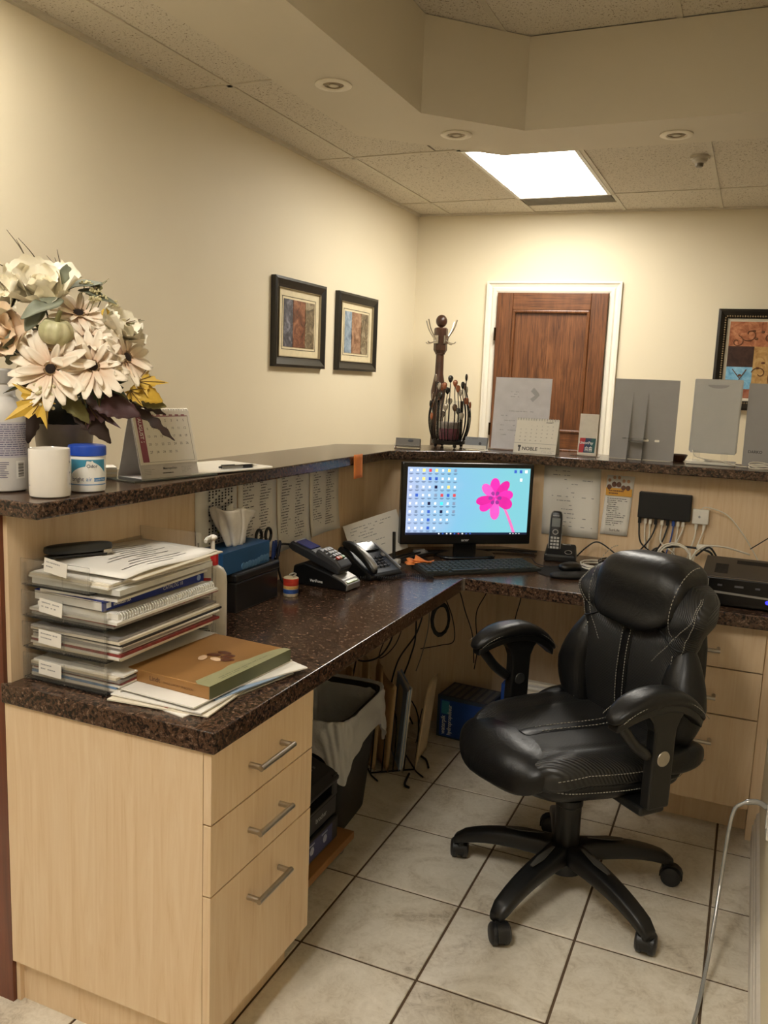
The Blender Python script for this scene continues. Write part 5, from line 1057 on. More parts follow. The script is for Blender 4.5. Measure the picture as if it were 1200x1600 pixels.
for k in range(14):
    zz = .064-.0022*k; g.sheet(lambda p, q, zz=zz, k=k: Vector((.0558*math.sin(.60+.26*p), -.0558*math.cos(.60+.26*p), zz-(.0014 if k % 3 else .0006)*q)), 3, 1)
g.build('barcode', M('frame_black', None), lb_)
# mug
mg = thing('mug', 'plain white ceramic mug at the near corner of the ledge', 'mug', (-1.345, 1.342, ZL), math.radians(45)); G().lathe([(.036, 0), (.0405, .003), (.0415, .01), (.0415, .098), (.0405, .1015), (.0385, .098), (.0385, .008), (.001, .006)], 40).build('mug_body', M('ceramic_white', (226, 220, 210), .18, coat=.4, var=.015), mg, smooth='auto')
G().tube([(-.012, .039, .082), (-.02, .062, .078), (-.022, .068, .05), (-.018, .060, .024), (-.012, .039, .02)], .0055, 10, 5).build('mug_handle', M('ceramic_white', None), mg, smooth=True)
g = G()
for k, zz in enumerate((.072, .050, .026)): g.sheet(lambda p, q, zz=zz, k=k: Vector((.0417*math.sin(1.15+.25*p), -.0417*math.cos(1.15+.25*p), zz+.004*q)), 3, 1)
g.sheet(lambda p, q: Vector((.0417*math.sin(-1.35+.2*p), -.0417*math.cos(-1.35+.2*p), .024+.003*q)), 3, 1); g.build('mug_print', M('pencil', None), mg)
# air freshener jar
jr = thing('air_freshener_jar', 'white odour gel jar with a blue screw lid behind the mug', 'jar', (-1.345, 1.452, ZL), math.radians(43))
G().lathe([(.030, 0), (.0375, .003), (.039, .012), (.039, .078), (.036, .083)], 36).build('jar_body', M('jar_white', (230, 228, 222), .3, var=.02), jr, smooth='auto'); G().lathe([(.037, .080), (.0405, .081), (.0405, .098), (.039, .102), (.034, .1035), (.001, .1025)], 40).build('lid', M('lid_blue', (28, 72, 178), .3, var=.03), jr, smooth='auto')
TEA = M('teal', (62, 138, 168), .4); 
G().sheet(lambda a, b: Vector((.0393*math.sin(-1.0+2.1*a), -.0393*math.cos(-1.0+2.1*a), .073-(.003+.020*(2.1*(a-.45))**2+(.0 if a > .45 else .012))*b)), 24, 2).build('label_wave', TEA, jr, smooth=True, norm=False); band_cyl(jr, .0393, .35, 1.2, .025, .033, M('label_blue', (44, 120, 180), .4), 'label_badge'); band_cyl(jr, .0392, -1.1, 1.25, .017, .019, M('label_blue', None), 'label_stripe')
g = G(); c = [(.012, .060), (.0, .071), (-.012, .060), (-.008, .050), (0, .043), (.008, .050)]; g.poly([Vector((.0396*math.sin(x/.0393+.25), -.0396*math.cos(x/.0393+.25), z)) for x, z in c]); g.build('label_diamond', M('jar_white', None), jr)
text('Odor', .0105, M('ink_navy', (26, 30, 70), .5), jr, (0, 0, .0555), (math.cos(.25), math.sin(.25), 0), (0, 0, 1), align='CENTER', cyl=.0398)
text('bright', .0135, M('ink_navy', None), jr, (0, 0, .026), (math.cos(-.55), math.sin(-.55), 0), (0, 0, 1), align='CENTER', cyl=.0396, sx=.9); text('air', .0135, M('label_blue', None), jr, (0, 0, .026), (math.cos(.08), math.sin(.08), 0), (0, 0, 1), align='CENTER', cyl=.0396, sx=.9); text('Cool & Clean', .0055, WI, jr, (0, 0, .0272), (math.cos(.72), math.sin(.72), 0), (0, 0, 1), align='CENTER', cyl=.0397)
# glass sheet, board, pen, desk calendar
CLR = M('glass_dark', (64, 72, 70), .08, coat=.5)
ga = thing('glass_plate', 'dark glass plate lying under the desk calendar', 'plate', (-1.405, 1.76, ZL), math.radians(80)); G().box(-.13, -.075, 0, .15, .065, .004).build('plate', CLR, ga, bev=.001)
cdh = thing('card_stack', 'small stack of pale cards behind the blue lidded jar', 'cards', (-1.49, 1.64, ZL), math.radians(50)); 
for k in range(5): G().box(-.045+.002*(k % 2), -.028, k*.006, .045, .028+.002*(k % 3), k*.006+.0052).build('card', PAPW if k % 2 else PAPER(), cdh)
ck_ = thing('desk_calendar', 'white tent desk calendar showing August 2017', 'calendar', (-1.392, 1.762, ZL+.0042), math.radians(78))
CW, CH, CD_ = .185, .168, .045
fr = lambda a, b, o=0: Vector((-CW/2+CW*a, -CD_*(1-b)-.003*o, CH*b+.0008))
GY = M('card_grey', (196, 192, 190), .6)
g = G(); g.rings([[fr(0, 0), fr(1, 0), fr(1, 1), fr(0, 1)], [v+Vector((0, .0016, 0)) for v in (fr(0, 0), fr(1, 0), fr(1, 1), fr(0, 1))]]); g.build('tent_front', GY, ck_)
g = G(); bk = lambda a, b: Vector((-CW/2+CW*a, CD_*(1-b)+.002, CH*b+.0008)); g.rings([[bk(0, 0), bk(1, 0), bk(1, 1), bk(0, 1)], [v+Vector((0, .0016, 0)) for v in (bk(0, 0), bk(1, 0), bk(1, 1), bk(0, 1))]]); g.build('tent_back', GY, ck_)
G().box(-CW/2, -CD_, 0, CW/2, CD_+.002, .0008).build('tent_base', GY, ck_)
pn_ = lambda a, b: fr(a, b)+Vector((0, -.0022-.002*(1-b), 0))
G().sheet(lambda a, b: pn_(.005+.99*a, .20+.79*b), 1, 4).build('month_page', PAPER(), ck_, solid=.0014)
PL = M('plum', (136, 70, 88), .6)
nrm = Vector((0, -.0014, 0))
def cq(a0, a1, b0, b1, m, name): g = G(); g.poly([pn_(a, b)+nrm for a, b in ((a0, b0), (a1, b0), (a1, b1), (a0, b1))]); return g.build(name, m, ck_)
cq(.05, .155, .235, .91, PL, 'month_band'); cq(.165, .94, .895, .905, PL, 'week_line'); cq(.155, .95, .232, .236, INK(), 'frame_line'); cq(.945, .95, .235, .91, INK(), 'frame_line'); 
for k in range(7): cq(.19+.108*k, .25+.108*k, .908, .925, PL, 'weekday')
U = (1, 0, 0); V = (fr(0, 1)-fr(0, 0)).normalized()
text('AUGUST 2017', .0145, WI, ck_, pn_(.075, .875)+nrm*1.5, -V, (1, 0, 0), bold=.0002, sx=.95)
d0 = 2
for d_ in range(1, 32):
    i = d_+d0-1; r, c = i//7, i % 7
    text(str(d_), .0088, INK(), ck_, pn_(.215+.108*c, .82-.115*r)+nrm*1.2, U, V, align='CENTER', name='date')
text('Metropolitan', .0085, INK(), ck_, fr(.5, .115)+Vector((0, -.001, 0)), U, V, align='CENTER', bold=.0001); G().words(fr(.06, .13)+Vector((0, -.001, 0)), U, V, .033, .016, 4, 1, .9, .3).build('printed_lines', M('pencil', None), ck_); G().words(fr(.70, .14)+Vector((0, -.001, 0)), U, V, .034, .018, 5, 2, .9, .3).build('printed_lines', M('pencil', None), ck_); G().words(fr(.36, .07)+Vector((0, -.001, 0)), U, V, .035, .005, 1, 2, 1, .5).build('printed_lines', INK(), ck_)
for k in range(22): 
    g = G(); a = (k+.5)/22; c = fr(a, 1)+Vector((0, .001, -.003)); g.tube([c+Vector((0, .0055*math.cos(q), .0055*math.sin(q))) for q in [2*PI*i/10 for i in range(11)]], .0008, 5); g.build('binding_loop', WHITE(), ck_, smooth=True)
wb = thing('clipboard', 'white acrylic clipboard with rounded corners lying on the ledge', 'clipboard', (-1.405, 1.99, ZL), math.radians(78))
P = []
for cx, cy, a0 in ((.14, .085, 0), (-.14, .085, 90), (-.14, -.085, 180), (.14, -.085, 270)):
    for k in range(7): q = math.radians(a0+15*k); P.append((cx+.025*math.cos(q), cy+.025*math.sin(q)))
G().prism(P, 0.0045, .0085).build('board', M('board_white', (236, 234, 226), .15, coat=.3, var=.01), wb, bev=.001); G().box(-.10, -.06, 0, .10, .06, .0046).build('board_pad', PAPER(), wb)
pe = thing('pen', 'silver ballpoint pen lying on the white clipboard', 'pen', (-1.318, 2.01, ZL+.0137), math.radians(68)); G().cyl((-.055, 0, 0), (.05, 0, 0), .005, n=12).build('barrel', M('pen_silver', (130, 128, 124), .25, .8), pe, smooth='auto'); G().cyl((.05, 0, 0), (.068, 0, 0), .005, .001, n=10).build('tip', CHROME(), pe); g = G(); g.box(-.055, -.001, .0045, -.01, .001, .0065); g.cyl((-.062, 0, 0), (-.055, 0, 0), .003, n=8); g.build('clip', M('pen_dark', (40, 40, 42), .3, .5), pe)
G().cyl((.015, 0, 0), (.045, 0, 0), .0054, n=12).build('grip', M('pen_dark', None), pe, smooth='auto')
# candle basket
cbk = thing('candle_holder', 'black wire candle holder with jewelled stems around a glass cylinder', 'candle holder', (-1.178, 3.395, ZL))
BW_ = M('wire_black', (20, 16, 14), .35, .3); R0 = .062
g = G(); g.lathe([(R0+.004, .014), (R0+.010, .016), (R0+.010, .030), (R0+.002, .032)], 32); g.build('base_ring', BW_, cbk, smooth='auto')
for k in range(4): a = PI/4+k*PI/2; G().ell((.06*math.cos(a), .06*math.sin(a), .009), (.008, .008, .009), nu=10, nv=8).build('foot', BW_, cbk, smooth=True)
G().lathe([(.001, .026), (.052, .026), (.056, .032), (.056, .195), (.053, .195), (.053, .034), (.001, .034)], 32).build('glass_cylinder', S('acrylic'), cbk, smooth='auto')
G().lathe([(.001, .035), (.051, .035), (.051, .075), (.049, .08), (.001, .08)], 28).build('rose_filling', M('candle_rose', (128, 56, 74), .6, var=.35, vs=40), cbk, smooth='auto'); G().lathe([(.001, .0805), (.050, .0805), (.050, .105), (.001, .105)], 28).build('grey_filling', M('candle_grey', (150, 138, 128), .6, var=.3, vs=40), cbk, smooth='auto')
GEM = [M('gem_black', (18, 14, 14), .12, coat=.6), M('gem_amber', (160, 92, 58), .08, .2, coat=.8), M('gem_clear', (176, 166, 150), .06, .4, coat=.8), M('gem_brown', (84, 58, 40), .1, coat=.6)]
rr = random.Random(21); hs_ = [.245, .14, .19, .10, .225, .16, .205, .12]
for k in range(30):
    a = 2*PI*k/30+rr.uniform(-.05, .05); h = hs_[k % 8]+rr.uniform(-.02, .02); b = lambda z: R0+.004+.022*math.sin(PI*min(1, z/.19))**.8
    pts = [(b(z)*math.cos(a), b(z)*math.sin(a), .028+z) for z in [h*i/6 for i in range(7)]]
    s = G().tube(pts, .0022, 6, 2).build('wire_stem', BW_, cbk, smooth=True); z = h+.012
    m = TR(b(h)*math.cos(a), b(h)*math.sin(a), .028+z) @ rot2(a)
    G().ell((0, 0, 0), (.005, .0105, .0155), 1, 1, 14, 10, lambda p: Vector((p.x, p.y*(1+.3*p.z/.0155), p.z)), m).build('gem', GEM[[0, 1, 2, 0, 3, 1, 2][k % 7]], s, smooth=True)
# business card holders
h1 = thing('card_holder', 'dark business card stand left of the candle holder', 'card holder', (-1.285, 3.20, ZL), math.radians(12))
G().box(-.052, -.02, 0, .052, .03, .008).build('stand_base', S('acrylic'), h1, bev=.002); G().box(-.05, -.004, .008, .05, .02, .040, Matrix.Rotation(-.25, 4, 'X')).build('cards', M('card_taupe', (78, 68, 52), .4), h1); G().box(-.052, -.018, .008, .052, -.015, .016).build('stand_lip', S('acrylic'), h1)
G().ell((.012, -.0045, .030), (.012, .001, .006), nu=10, nv=6, mx=Matrix.Rotation(-.25, 4, 'X')).build('card_mark', BLACK(), h1)
h2 = thing('card_holder', 'grey business cards in a clear stand right of the candle holder', 'card holder', (-1.045, 3.355, ZL), math.radians(4))
G().box(-.048, -.022, 0, .048, .03, .006).build('stand_base', S('acrylic'), h2, bev=.002); G().box(-.046, -.004, .008, .046, .014, .052, Matrix.Rotation(-.22, 4, 'X')).build('cards', M('card_blue_grey', (120, 124, 132), .5), h2); G().box(-.048, -.02, .006, .048, -.017, .020).build('stand_lip', WHITE(), h2)
mm = Matrix.Rotation(-.22, 4, 'X'); g = G(); g.cyl(mm @ Vector((.018, -.004, .026)), mm @ Vector((.018, -.0048, .026)), .006, n=14); g.build('card_emblem', M('card_dark', (50, 52, 56), .5), h2); G().words(mm @ Vector((-.035, -.0045, .046)), (1, 0, 0), (0, 0, 1), .07, .014, 3, 3, .6, .3).build('printed_lines', M('card_dark', None), h2)
# clear sign holder with letterhead
def stand(name, label, cat, x, y, w, h, m, rz=0, lean=.10):
    t = thing(name, label, cat, (x, y, ZL), rz); mx = Matrix.Rotation(-lean, 4, 'X'); return t, mx
sg, mx = stand('sign_holder', 'clear acrylic sign holder with a pale notice in front of the door', 'sign', -.895, 3.47, .235, .30, None, math.radians(2))
G().box(-.118, -.001, .004, .118, .001, .302, mx).build('notice', M('notice_paper', (214, 210, 214), .5), sg); g = G(); g.box(-.120, -.0030, .002, .120, -.0022, .305, mx); g.build('acrylic_face', S('acrylic'), sg); G().box(-.12, -.035, 0, .12, .05, .003).build('acrylic_foot', S('acrylic'), sg)
NG = M('notice_grey', (176, 174, 178), .6); g = G(); c = Vector((.045, -.0016, .232)); g.poly([mx @ (c+Vector(v)) for v in ((0, 0, .032), (.022, 0, .01), (.026, 0, .0), (0, 0, -.028), (-.012, 0, -.016), (.006, 0, .0), (-.012, 0, .016))]); g.build('emblem', NG, sg)
G().words(mx @ Vector((-.05, -.0016, .245)), (1, 0, 0), mx.to_3x3() @ Vector((0, 0, 1)), .08, .03, 3, 4, .8, .35).build('printed_lines', NG, sg); G().words(mx @ Vector((-.085, -.0016, .165)), (1, 0, 0), mx.to_3x3() @ Vector((0, 0, 1)), .16, .12, 6, 5, .65, .18).build('printed_lines', NG, sg)
nc = thing('desk_calendar', 'small white tent calendar in front of the clear sign holder', 'calendar', (-.80, 3.395, ZL), math.radians(1)); W2, H2, D2 = .172, .138, .04
f2 = lambda a, b, o=0: Vector((-W2/2+W2*a, -D2*(1-b)-o, H2*b+.0006))
for sgn, n_ in ((1, 'tent_front'), (-1, 'tent_back')): g = G(); v = [Vector((p.x, sgn*p.y, p.z)) for p in (f2(0, 0), f2(1, 0), f2(1, 1), f2(0, 1))]; g.rings([v, [p+Vector((0, .0012, 0)) for p in v]]); g.build(n_, M('card_white', (216, 212, 202), .6, var=.02), nc)
V2 = (f2(0, 1)-f2(0, 0)).normalized(); text('NOBLE', .020, INK(), nc, f2(.20, .09, .001), U, V2, bold=.0004); text('AUGUST', .0075, INK(), nc, f2(.70, .89, .001), U, V2, bold=.0002); text('416.630.5858', .008, INK(), nc, f2(.62, .15, .001), U, V2); G().words(f2(.66, .11, .001), U, V2, .05, .013, 3, 2, .9, .25).build('printed_lines', M('pencil', None), nc)
g = G(); g.poly([f2(a, b, .001) for a, b in ((.10, .23), (.17, .23), (.17, .17), (.15, .17), (.15, .05), (.12, .05), (.12, .17), (.10, .17))]); g.build('emblem', INK(), nc); g = G(); g.poly([f2(a, b, .0008) for a, b in ((.0, .285), (1, .285), (1, .295), (0, .295))]); g.build('fold_line', M('pencil', None), nc)
for d_ in range(1, 32): i = d_+1; r, c = i//7, i % 7; text(str(d_), .006, INK(), nc, f2(.12+.125*c, .78-.105*r, .001), U, V2, align='CENTER', name='date')
for k in range(16): g = G(); c = f2((k+.5)/16, 1)+Vector((0, 0, -.003)); g.tube([c+Vector((0, .005*math.cos(q), .005*math.sin(q))) for q in [2*PI*i/8 for i in range(9)]], .0009, 5); g.build('binding_loop', M('pencil', None), nc, smooth=True)
up = thing('payment_sign', 'small white upright sign with a red, blue and green card logo', 'sign', (-.605, 3.43, ZL), 0); mx = Matrix.Rotation(-.10, 4, 'X')
G().box(-.037, -.001, .003, .037, .014, .168, mx).build('sign_block', M('sign_white', (206, 200, 188), .5), up, bev=.001); G().box(-.06, -.03, 0, .05, .03, .003).build('acrylic_foot', S('acrylic'), up)
def upq(pts, m, n_, d=.0015): g = G(); g.poly([mx @ Vector((x, -d, z)) for x, z in pts]); g.build(n_, m, up)
upq([(-.033, .014), (-.012, .014), (-.006, .072), (-.030, .072)], M('logo_red', (176, 40, 48), .5), 'logo_red_field'); upq([(-.014, .014), (.012, .014), (.018, .072), (-.008, .072)], M('logo_blue', (28, 54, 92), .5), 'logo_blue_field', .0017); upq([(.009, .014), (.030, .014), (.033, .072), (.015, .072)], M('logo_teal', (24, 84, 88), .5), 'logo_teal_field', .0019)
text('UnionPay', .0155, WI, up, mx @ Vector((-.031, -.0022, .048)), U, mx.to_3x3() @ Vector((0, 0, 1)), bold=.0003, sx=.9)
g = G()
for x, pts in ((-.010, ((0, 0), (.010, 0), (.010, .002), (0, .002))), ): pass
for k, x in enumerate((-.008, .008)):
    for a in ((0, .016, .012, .0185), (0, .008, .012, .0105), (.0, .001, .0022, .018), (.010, .001, .0122, .018), (.005, .001, .007, .022)): g.box(x+a[0], -.0024, .018+a[1], x+a[2], -.0021, .018+a[3], mx)
g.build('logo_characters', WI, up)
# grey backs of the display stands
GB = M('panel_grey', (148, 146, 146), .35, var=.02)
g1, mx = stand('display_panel', 'grey display panel with a clear easel strut, seen from behind', 'display stand', -.396, 3.445, 0, 0, None, math.radians(1.5)); mx = Matrix.Rotation(-.06, 4, 'X')
G().box(-.121, -.001, .001, .121, .002, .312, mx).build('panel', GB, g1)
for x0, x1 in ((-.048, -.045), (.008, .011)): g = G(); g.rings([[mx @ Vector((x, -.002, .26)), mx @ Vector((x, -.002, .004)), Vector((x, -.085, .001)), Vector((x, -.08, .006))] for x in (x0, x1)]); g.build('easel_strut', S('acrylic'), g1)
G().box(-.045, -.062, .07, .008, -.02, .073).build('shelf_plate', S('acrylic'), g1); G().prism([(-.07, -.055), (.02, -.055), (.012, -.02), (-.06, -.02)], .082, .085).build('shelf_plate', S('acrylic'), g1)
for x in (.018, .058): g = G(); g.prism([(x-.009+.003*math.cos(q)+(.012 if math.cos(q) > 0 else 0), .076+.0045*math.sin(q)) for q in [2*PI*i/16 for i in range(16)]], -.003, -.0012, mx @ Matrix.Rotation(PI/2, 4, 'X') @ Matrix.Scale(-1, 4, (0, 0, 1))); g.build('slot', M('slot_white', (240, 236, 226), .5), g1)
g2, mx = stand('display_panel', 'grey tablet-like display panel on a clear stand with a cable', 'display stand', -.138, 3.47, 0, 0, None, math.radians(-1)); mx = Matrix.Rotation(-.06, 4, 'X')
GB2 = M('panel_pale', (176, 176, 174), .3, var=.02)
G().box(-.086, -.004, .045, .086, .004, .322, mx).build('panel', GB2, g2, bev=.006); G().box(-.080, -.006, .040, .082, -.003, .305, mx).build('panel_back', GB2, g2, bev=.002)
g = G(); g.prism([(.038*math.cos(q), .30-.013*math.sin(q)) for q in [PI*i/14 for i in range(15)]], .0062, .0075, mx @ Matrix.Rotation(PI/2, 4, 'X')); g.build('grip_notch', M('panel_grey', None), g2)
G().box(-.088, -.06, 0, .088, .05, .012).build('stand_base', M('stand_clear', (214, 212, 204), .15, coat=.5), g2, bev=.004); 
for x in (-.055, .045): G().box(x-.012, -.01, .012, x+.012, .004, .048).build('stand_post', S('acrylic'), g2)
G().tube([(-.07, -.02, .05), (-.055, -.045, .03), (-.01, -.055, .02), (.04, -.06, .018), (.09, -.07, .006), (.13, -.075, .005)], .0022, 6, 6).build('cable', WC, g2, smooth=True)
g3, mx = stand('display_panel', 'grey display panel with small black lettering at the right edge', 'display stand', .055, 3.50, 0, 0, None, math.radians(3)); mx = Matrix.Rotation(-.08, 4, 'X')
G().box(-.085, -.002, .001, .085, .002, .312, mx).build('panel', GB, g3); text('DARKO', .0145, M('ink', None), g3, mx @ Vector((-.068, -.0026, .050)), U, mx.to_3x3() @ Vector((0, 0, 1)), bold=.0003)
ring_coil((.035, 3.41, ZL+.010), .038, 3, WC, 'white cable coiled on the ledge at the right edge', .15, .0024)
bw_ = thing('card_dish', 'small brown wooden dish beside the grey display panel', 'dish', (-.262, 3.50, ZL)); G().lathe([(.02, 0), (.024, .002), (.036, .026), (.034, .027), (.021, .005), (.001, .005)], 24).build('dish', M('dark_wood', None), bw_, smooth='auto')
# ---------------- under the desk ----------------
bd = thing('wheeled_board', 'light brown wooden board on casters under the printer', 'board', (-1.19, 1.945, 0)); G().box(-.19, -.24, .038, .195, .235, .062).build('board', M('board_wood', (150, 106, 62), .55, vs=9, var=.14), bd, bev=.002)
for x in (-.15, .165):
    for y in (-.2, .2): c = G(); c.cyl((x-.008, y, .016), (x+.008, y, .016), .016, n=16); c.box(x-.010, y-.008, .016, x+.010, y+.008, .038); c.build('caster', M('caster_grey', (130, 126, 118), .5), bd, smooth='auto')
pr = thing('printer', 'black multifunction printer on the wheeled board beside the cabinet', 'printer', (-1.205, 1.905, .0622)); PB = M('printer_black', (17, 17, 19), .4)
for x in (-.15, .14):
    for y in (-.17, .17): G().cyl((x, y, 0), (x, y, .014), .016, n=12).build('foot', BLACK(), pr)
G().box(-.18, -.20, .013, .188, .205, .085).build('paper_drawer', PB, pr, bev=.006); G().box(-.18, -.20, .087, .18, .205, .150).build('body', PB, pr, bev=.006); G().box(-.18, -.20, .150, .12, .205, .232).build('body', PB, pr, bev=.006); G().box(.09, -.20, .149, .182, .205, .158).build('output_shelf', PB, pr, bev=.002)
for y0, y1 in ((-.20, -.17), (.175, .205)): G().box(.10, y0, .150, .182, y1, .215).build('side_cheek', PB, pr, bev=.004)
g = G(); g.rings([[(.04, y, .262), (.165, y, .222), (.188, y, .205), (.186, y, .192), (.04, y, .226)] for y in (-.202, .207)]); g.build('control_panel', PB, pr, bev=.005)
G().box(-.18, -.195, .232, .06, .20, .262).build('scanner_bed', PB, pr, bev=.006); G().box(-.16, -.15, .262, .0, .16, .296).build('document_feeder', PB, pr, bev=.012)
cm = TR(.105, 0, .2425) @ Matrix.Rotation(.31, 4, 'Y'); rr = random.Random(3)
for r in range(5):
    for c in range(10): G().box(-.045+r*.016, -.02+c*.019, .0, -.037+r*.016, -.012+c*.019, .0024, cm).build('button', M('btn_dim', (96, 96, 98), .5), pr)
for k in range(3): G().box(.045, -.13+.03*k, 0, .06, -.106+.03*k, .003, cm).build('menu_button', M('btn_grey', (92, 92, 94), .4), pr)
G().box(-.045, -.15, 0, .0, -.05, .0022, cm).build('display', M('phone_lcd', None), pr)
text('brother', .021, M('btn_pale', None), pr, (.1805, .075, .112), (0, 1, 0), (0, 0, 1), bold=.0006); PBL = M('printer_label', (52, 58, 104), .4)
G().box(.1882, -.16, .022, .1888, .165, .076).build('printed_label', PBL, pr); g = G()
for k in range(4): g.cyl((.1886, -.115+.078*k, .050), (.1892, -.115+.078*k, .050), .013, n=6)
for k in range(4): g.box(.1886, -.135+.078*k, .066, .1892, -.10+.078*k, .070)
g.build('label_icons', M('icon_pale', (170, 176, 200), .5), pr)
# waste bin with liner
wb_ = thing('waste_bin', 'black plastic waste bin with a white translucent liner under the desk', 'bin', (-1.185, 2.335, 0), math.radians(4))
def binr(t, w=0): # rounded rectangle loop at height fraction t
    a, b = .105+.035*t+w, .145+.045*t+w
    return [Vector((a*math.copysign(abs(math.cos(q))**.35, math.cos(q)), b*math.copysign(abs(math.sin(q))**.35, math.sin(q)), .40*t)) for q in [2*PI*(i+.5)/64 for i in range(64)]]
g = G(); g.rings([binr(t) for t in (0, .5, 1)]+[[v+Vector((-v.x*.05, -v.y*.04, -.0)) for v in binr(1)]]+[[Vector((v.x*.93, v.y*.94, v.z+.006)) for v in binr(.02)]]); g.build('bin_body', M('bin_black', (14, 14, 14), .45), wb_, smooth='auto')
def liner(i, j):
    q = 2*PI*i; t = j
    def loop(a, b): return Vector((a*math.copysign(abs(math.cos(q))**.35, math.cos(q)), b*math.copysign(abs(math.sin(q))**.35, math.sin(q)), 0))
    lob = .5+.5*math.cos(4*q+PI+.0)       # four hanging lobes
    if t < .42:
        k = t/.42; v = loop(.100+.035*k, .140+.045*k)*.94; v.z = .05+.352*k
    else:
        k = (t-.42)/.58; drop = (.10+.10*lob**.8)*k; v = loop(.147+.010*k, .197+.011*k); v.z = .408-drop
    n = .006*math.sin(11*q+9*t)+.004*math.sin(23*q-14*t)
    return v+Vector((v.x, v.y, 0)).normalized()*(n*(.3 if t < .46 else .9)+.003*(t > .42))
G().sheet(liner, 128, 26).build('bin_liner', S('bin_liner'), wb_, smooth=True)
# envelope rack
er = thing('file_rack', 'black wire rack under the desk holding brown envelopes', 'rack', (-1.15, 2.77, 0), math.radians(-52)); RK = M('wire_black', None)
g = G()
for y in (-.075, .095): g.tube([(-.13, y, .004), (.10, y, .004), (.145, y+.012, .004)], .003, 6)
for x in (-.12, .08): g.tube([(x, -.075, .0045), (x, .095, .0045)], .003, 6)
g.build('rack_base', RK, er, smooth=True)
for k in range(5): y = -.075+.042*k; G().tube([(-.12, y, .004), (-.12, y+.01, .20), (.06, y+.012, .20), (.085, y, .004)], .0026, 6, 4).build('rack_loop', RK, er, smooth=True)
EN = [M('manila', (196, 166, 124), .7, vs=12, var=.1), M('manila_light', (214, 192, 156), .7, vs=12, var=.1), M('manila_white', (218, 212, 200), .7, vs=12, var=.08)]
def env(y, lean, w, h, th, m, label, dx=0, z0=.008, bow=.01, yaw=0, grp=None):
    t = thing('document_envelope', label, 'envelope', (-1.19+dx, y, z0), yaw, grp, (lean, 0, yaw))
    G().shell(lambda s, q: Vector((w/2*s, -th/2*(1-s**4)**.5*(1-(2*q-1)**8)**.5+bow*s*s, h*q+.006*s)), lambda s, q: Vector((w/2*s, th/2*(1-s**4)**.5*(1-(2*q-1)**8)**.5+bow*s*s, h*q+.006*s)), 14, 10).build('envelope_body', m, t, smooth=True); return t
def envat(nx, ny, a, w, *r, **k):
    c, s_ = math.cos(math.radians(a)), math.sin(math.radians(a)); t = env(0, r[0], w, *r[1:], **k); t.location = (nx-c*w/2, ny-s_*w/2, .008); t.rotation_euler = (r[0], 0, math.radians(a)); return t
envat(-1.150, 2.655, -52, .23, -.05, .315, .020, EN[0], 'brown envelope nearest the waste bin in the wire rack'); envat(-1.105, 2.672, -54, .23, -.06, .325, .022, EN[0], 'thick brown envelope second from the waste bin in the rack'); e3 = envat(-1.055, 2.690, -58, .23, -.07, .325, .020, EN[2], 'pale envelope stuffed with blue papers in the middle of the rack')
for k in range(3): G().box(-.10, -.008+.006*k, .02, .1215-.006*k, -.005+.006*k, .318+.004*k).build('paper_bundle', M('env_blue', None) if k % 2 == 0 else PAPER(), e3)
e4 = envat(-1.018, 2.715, -80, .235, -.10, .32, .012, EN[1], 'light brown envelope with black scribbles, last in the rack'); g = G(); g.tube([(.03, -.010, .22), (.045, -.012, .17), (.03, -.010, .13), (.05, -.012, .09)], .002, 5, 4); g.tube([(-.01, -.009, .18), (.01, -.009, .15), (.0, -.009, .12)], .0018, 5, 4); g.build('scribble', BLACK(), e4, smooth=True)
envat(-1.245, 2.66, -60, .18, .02, .37, .018, EN[0], 'tall brown envelope at the back of the rack, leaning on the panel'); envat(-1.205, 2.70, -60, .18, .0, .40, .016, EN[1], 'tall pale brown envelope at the back of the rack'); envat(-1.17, 2.74, -62, .17, .0, .37, .016, EN[0], 'tall brown envelope at the back, farthest from the bin')
# boxes and papers on the floor
wp = thing('product_box', 'dark blue cardboard box with white lettering on the floor under the desk', 'box', (-1.065, 3.10, 0), math.radians(-4))
G().box(0, 0, 0, .22, .17, .175).build('carton', M('box_slate', (44, 56, 76), .5, vs=18, var=.3), wp, bev=.001); G().box(.012, -.0006, .006, .219, .0, .160).build('front_print', M('box_blue', (26, 66, 142), .4), wp); G().box(.018, -.001, .10, .052, -.0006, .155).build('front_patch', M('teal', None), wp)
text('waterpik', .026, WI, wp, (.036, -.0013, .014), (0, 0, 1), (-1, 0, 0), bold=.0005, sx=.85); text('hydropropulseur', .024, WI, wp, (.062, -.0013, .014), (0, 0, 1), (-1, 0, 0), bold=.0005, sx=.78)
for k in range(7): G().box(.012+.03*k, .012, .1752, .030+.03*k, .158, .1757).build('top_print', M('box_grey', (92, 96, 96), .5, vs=30, var=.3), wp)
b2 = thing('carton', 'small blue carton behind the chair seat under the desk', 'box', (-.80, 3.24, 0)); G().box(-.03, -.05, 0, .05, .07, .235).build('carton_body', M('box_blue', None), b2, bev=.001)
pp = thing('paper_stack', 'stack of white papers standing on the floor behind the chair', 'paper', (-.66, 3.24, 0))
for k in range(4): G().box(-.085+.004*k, -.08+.03*k, 0, .09, -.055+.03*k, .235+.008*(k % 3)).build('paper_block', PAPER() if k % 2 else PAPW, pp)
G().words((-.04, -.0805, .215), (1, 0, 0), (0, 0, 1), .10, .03, 3, 3, .8, .3).build('printed_lines', M('pencil', None), pp)
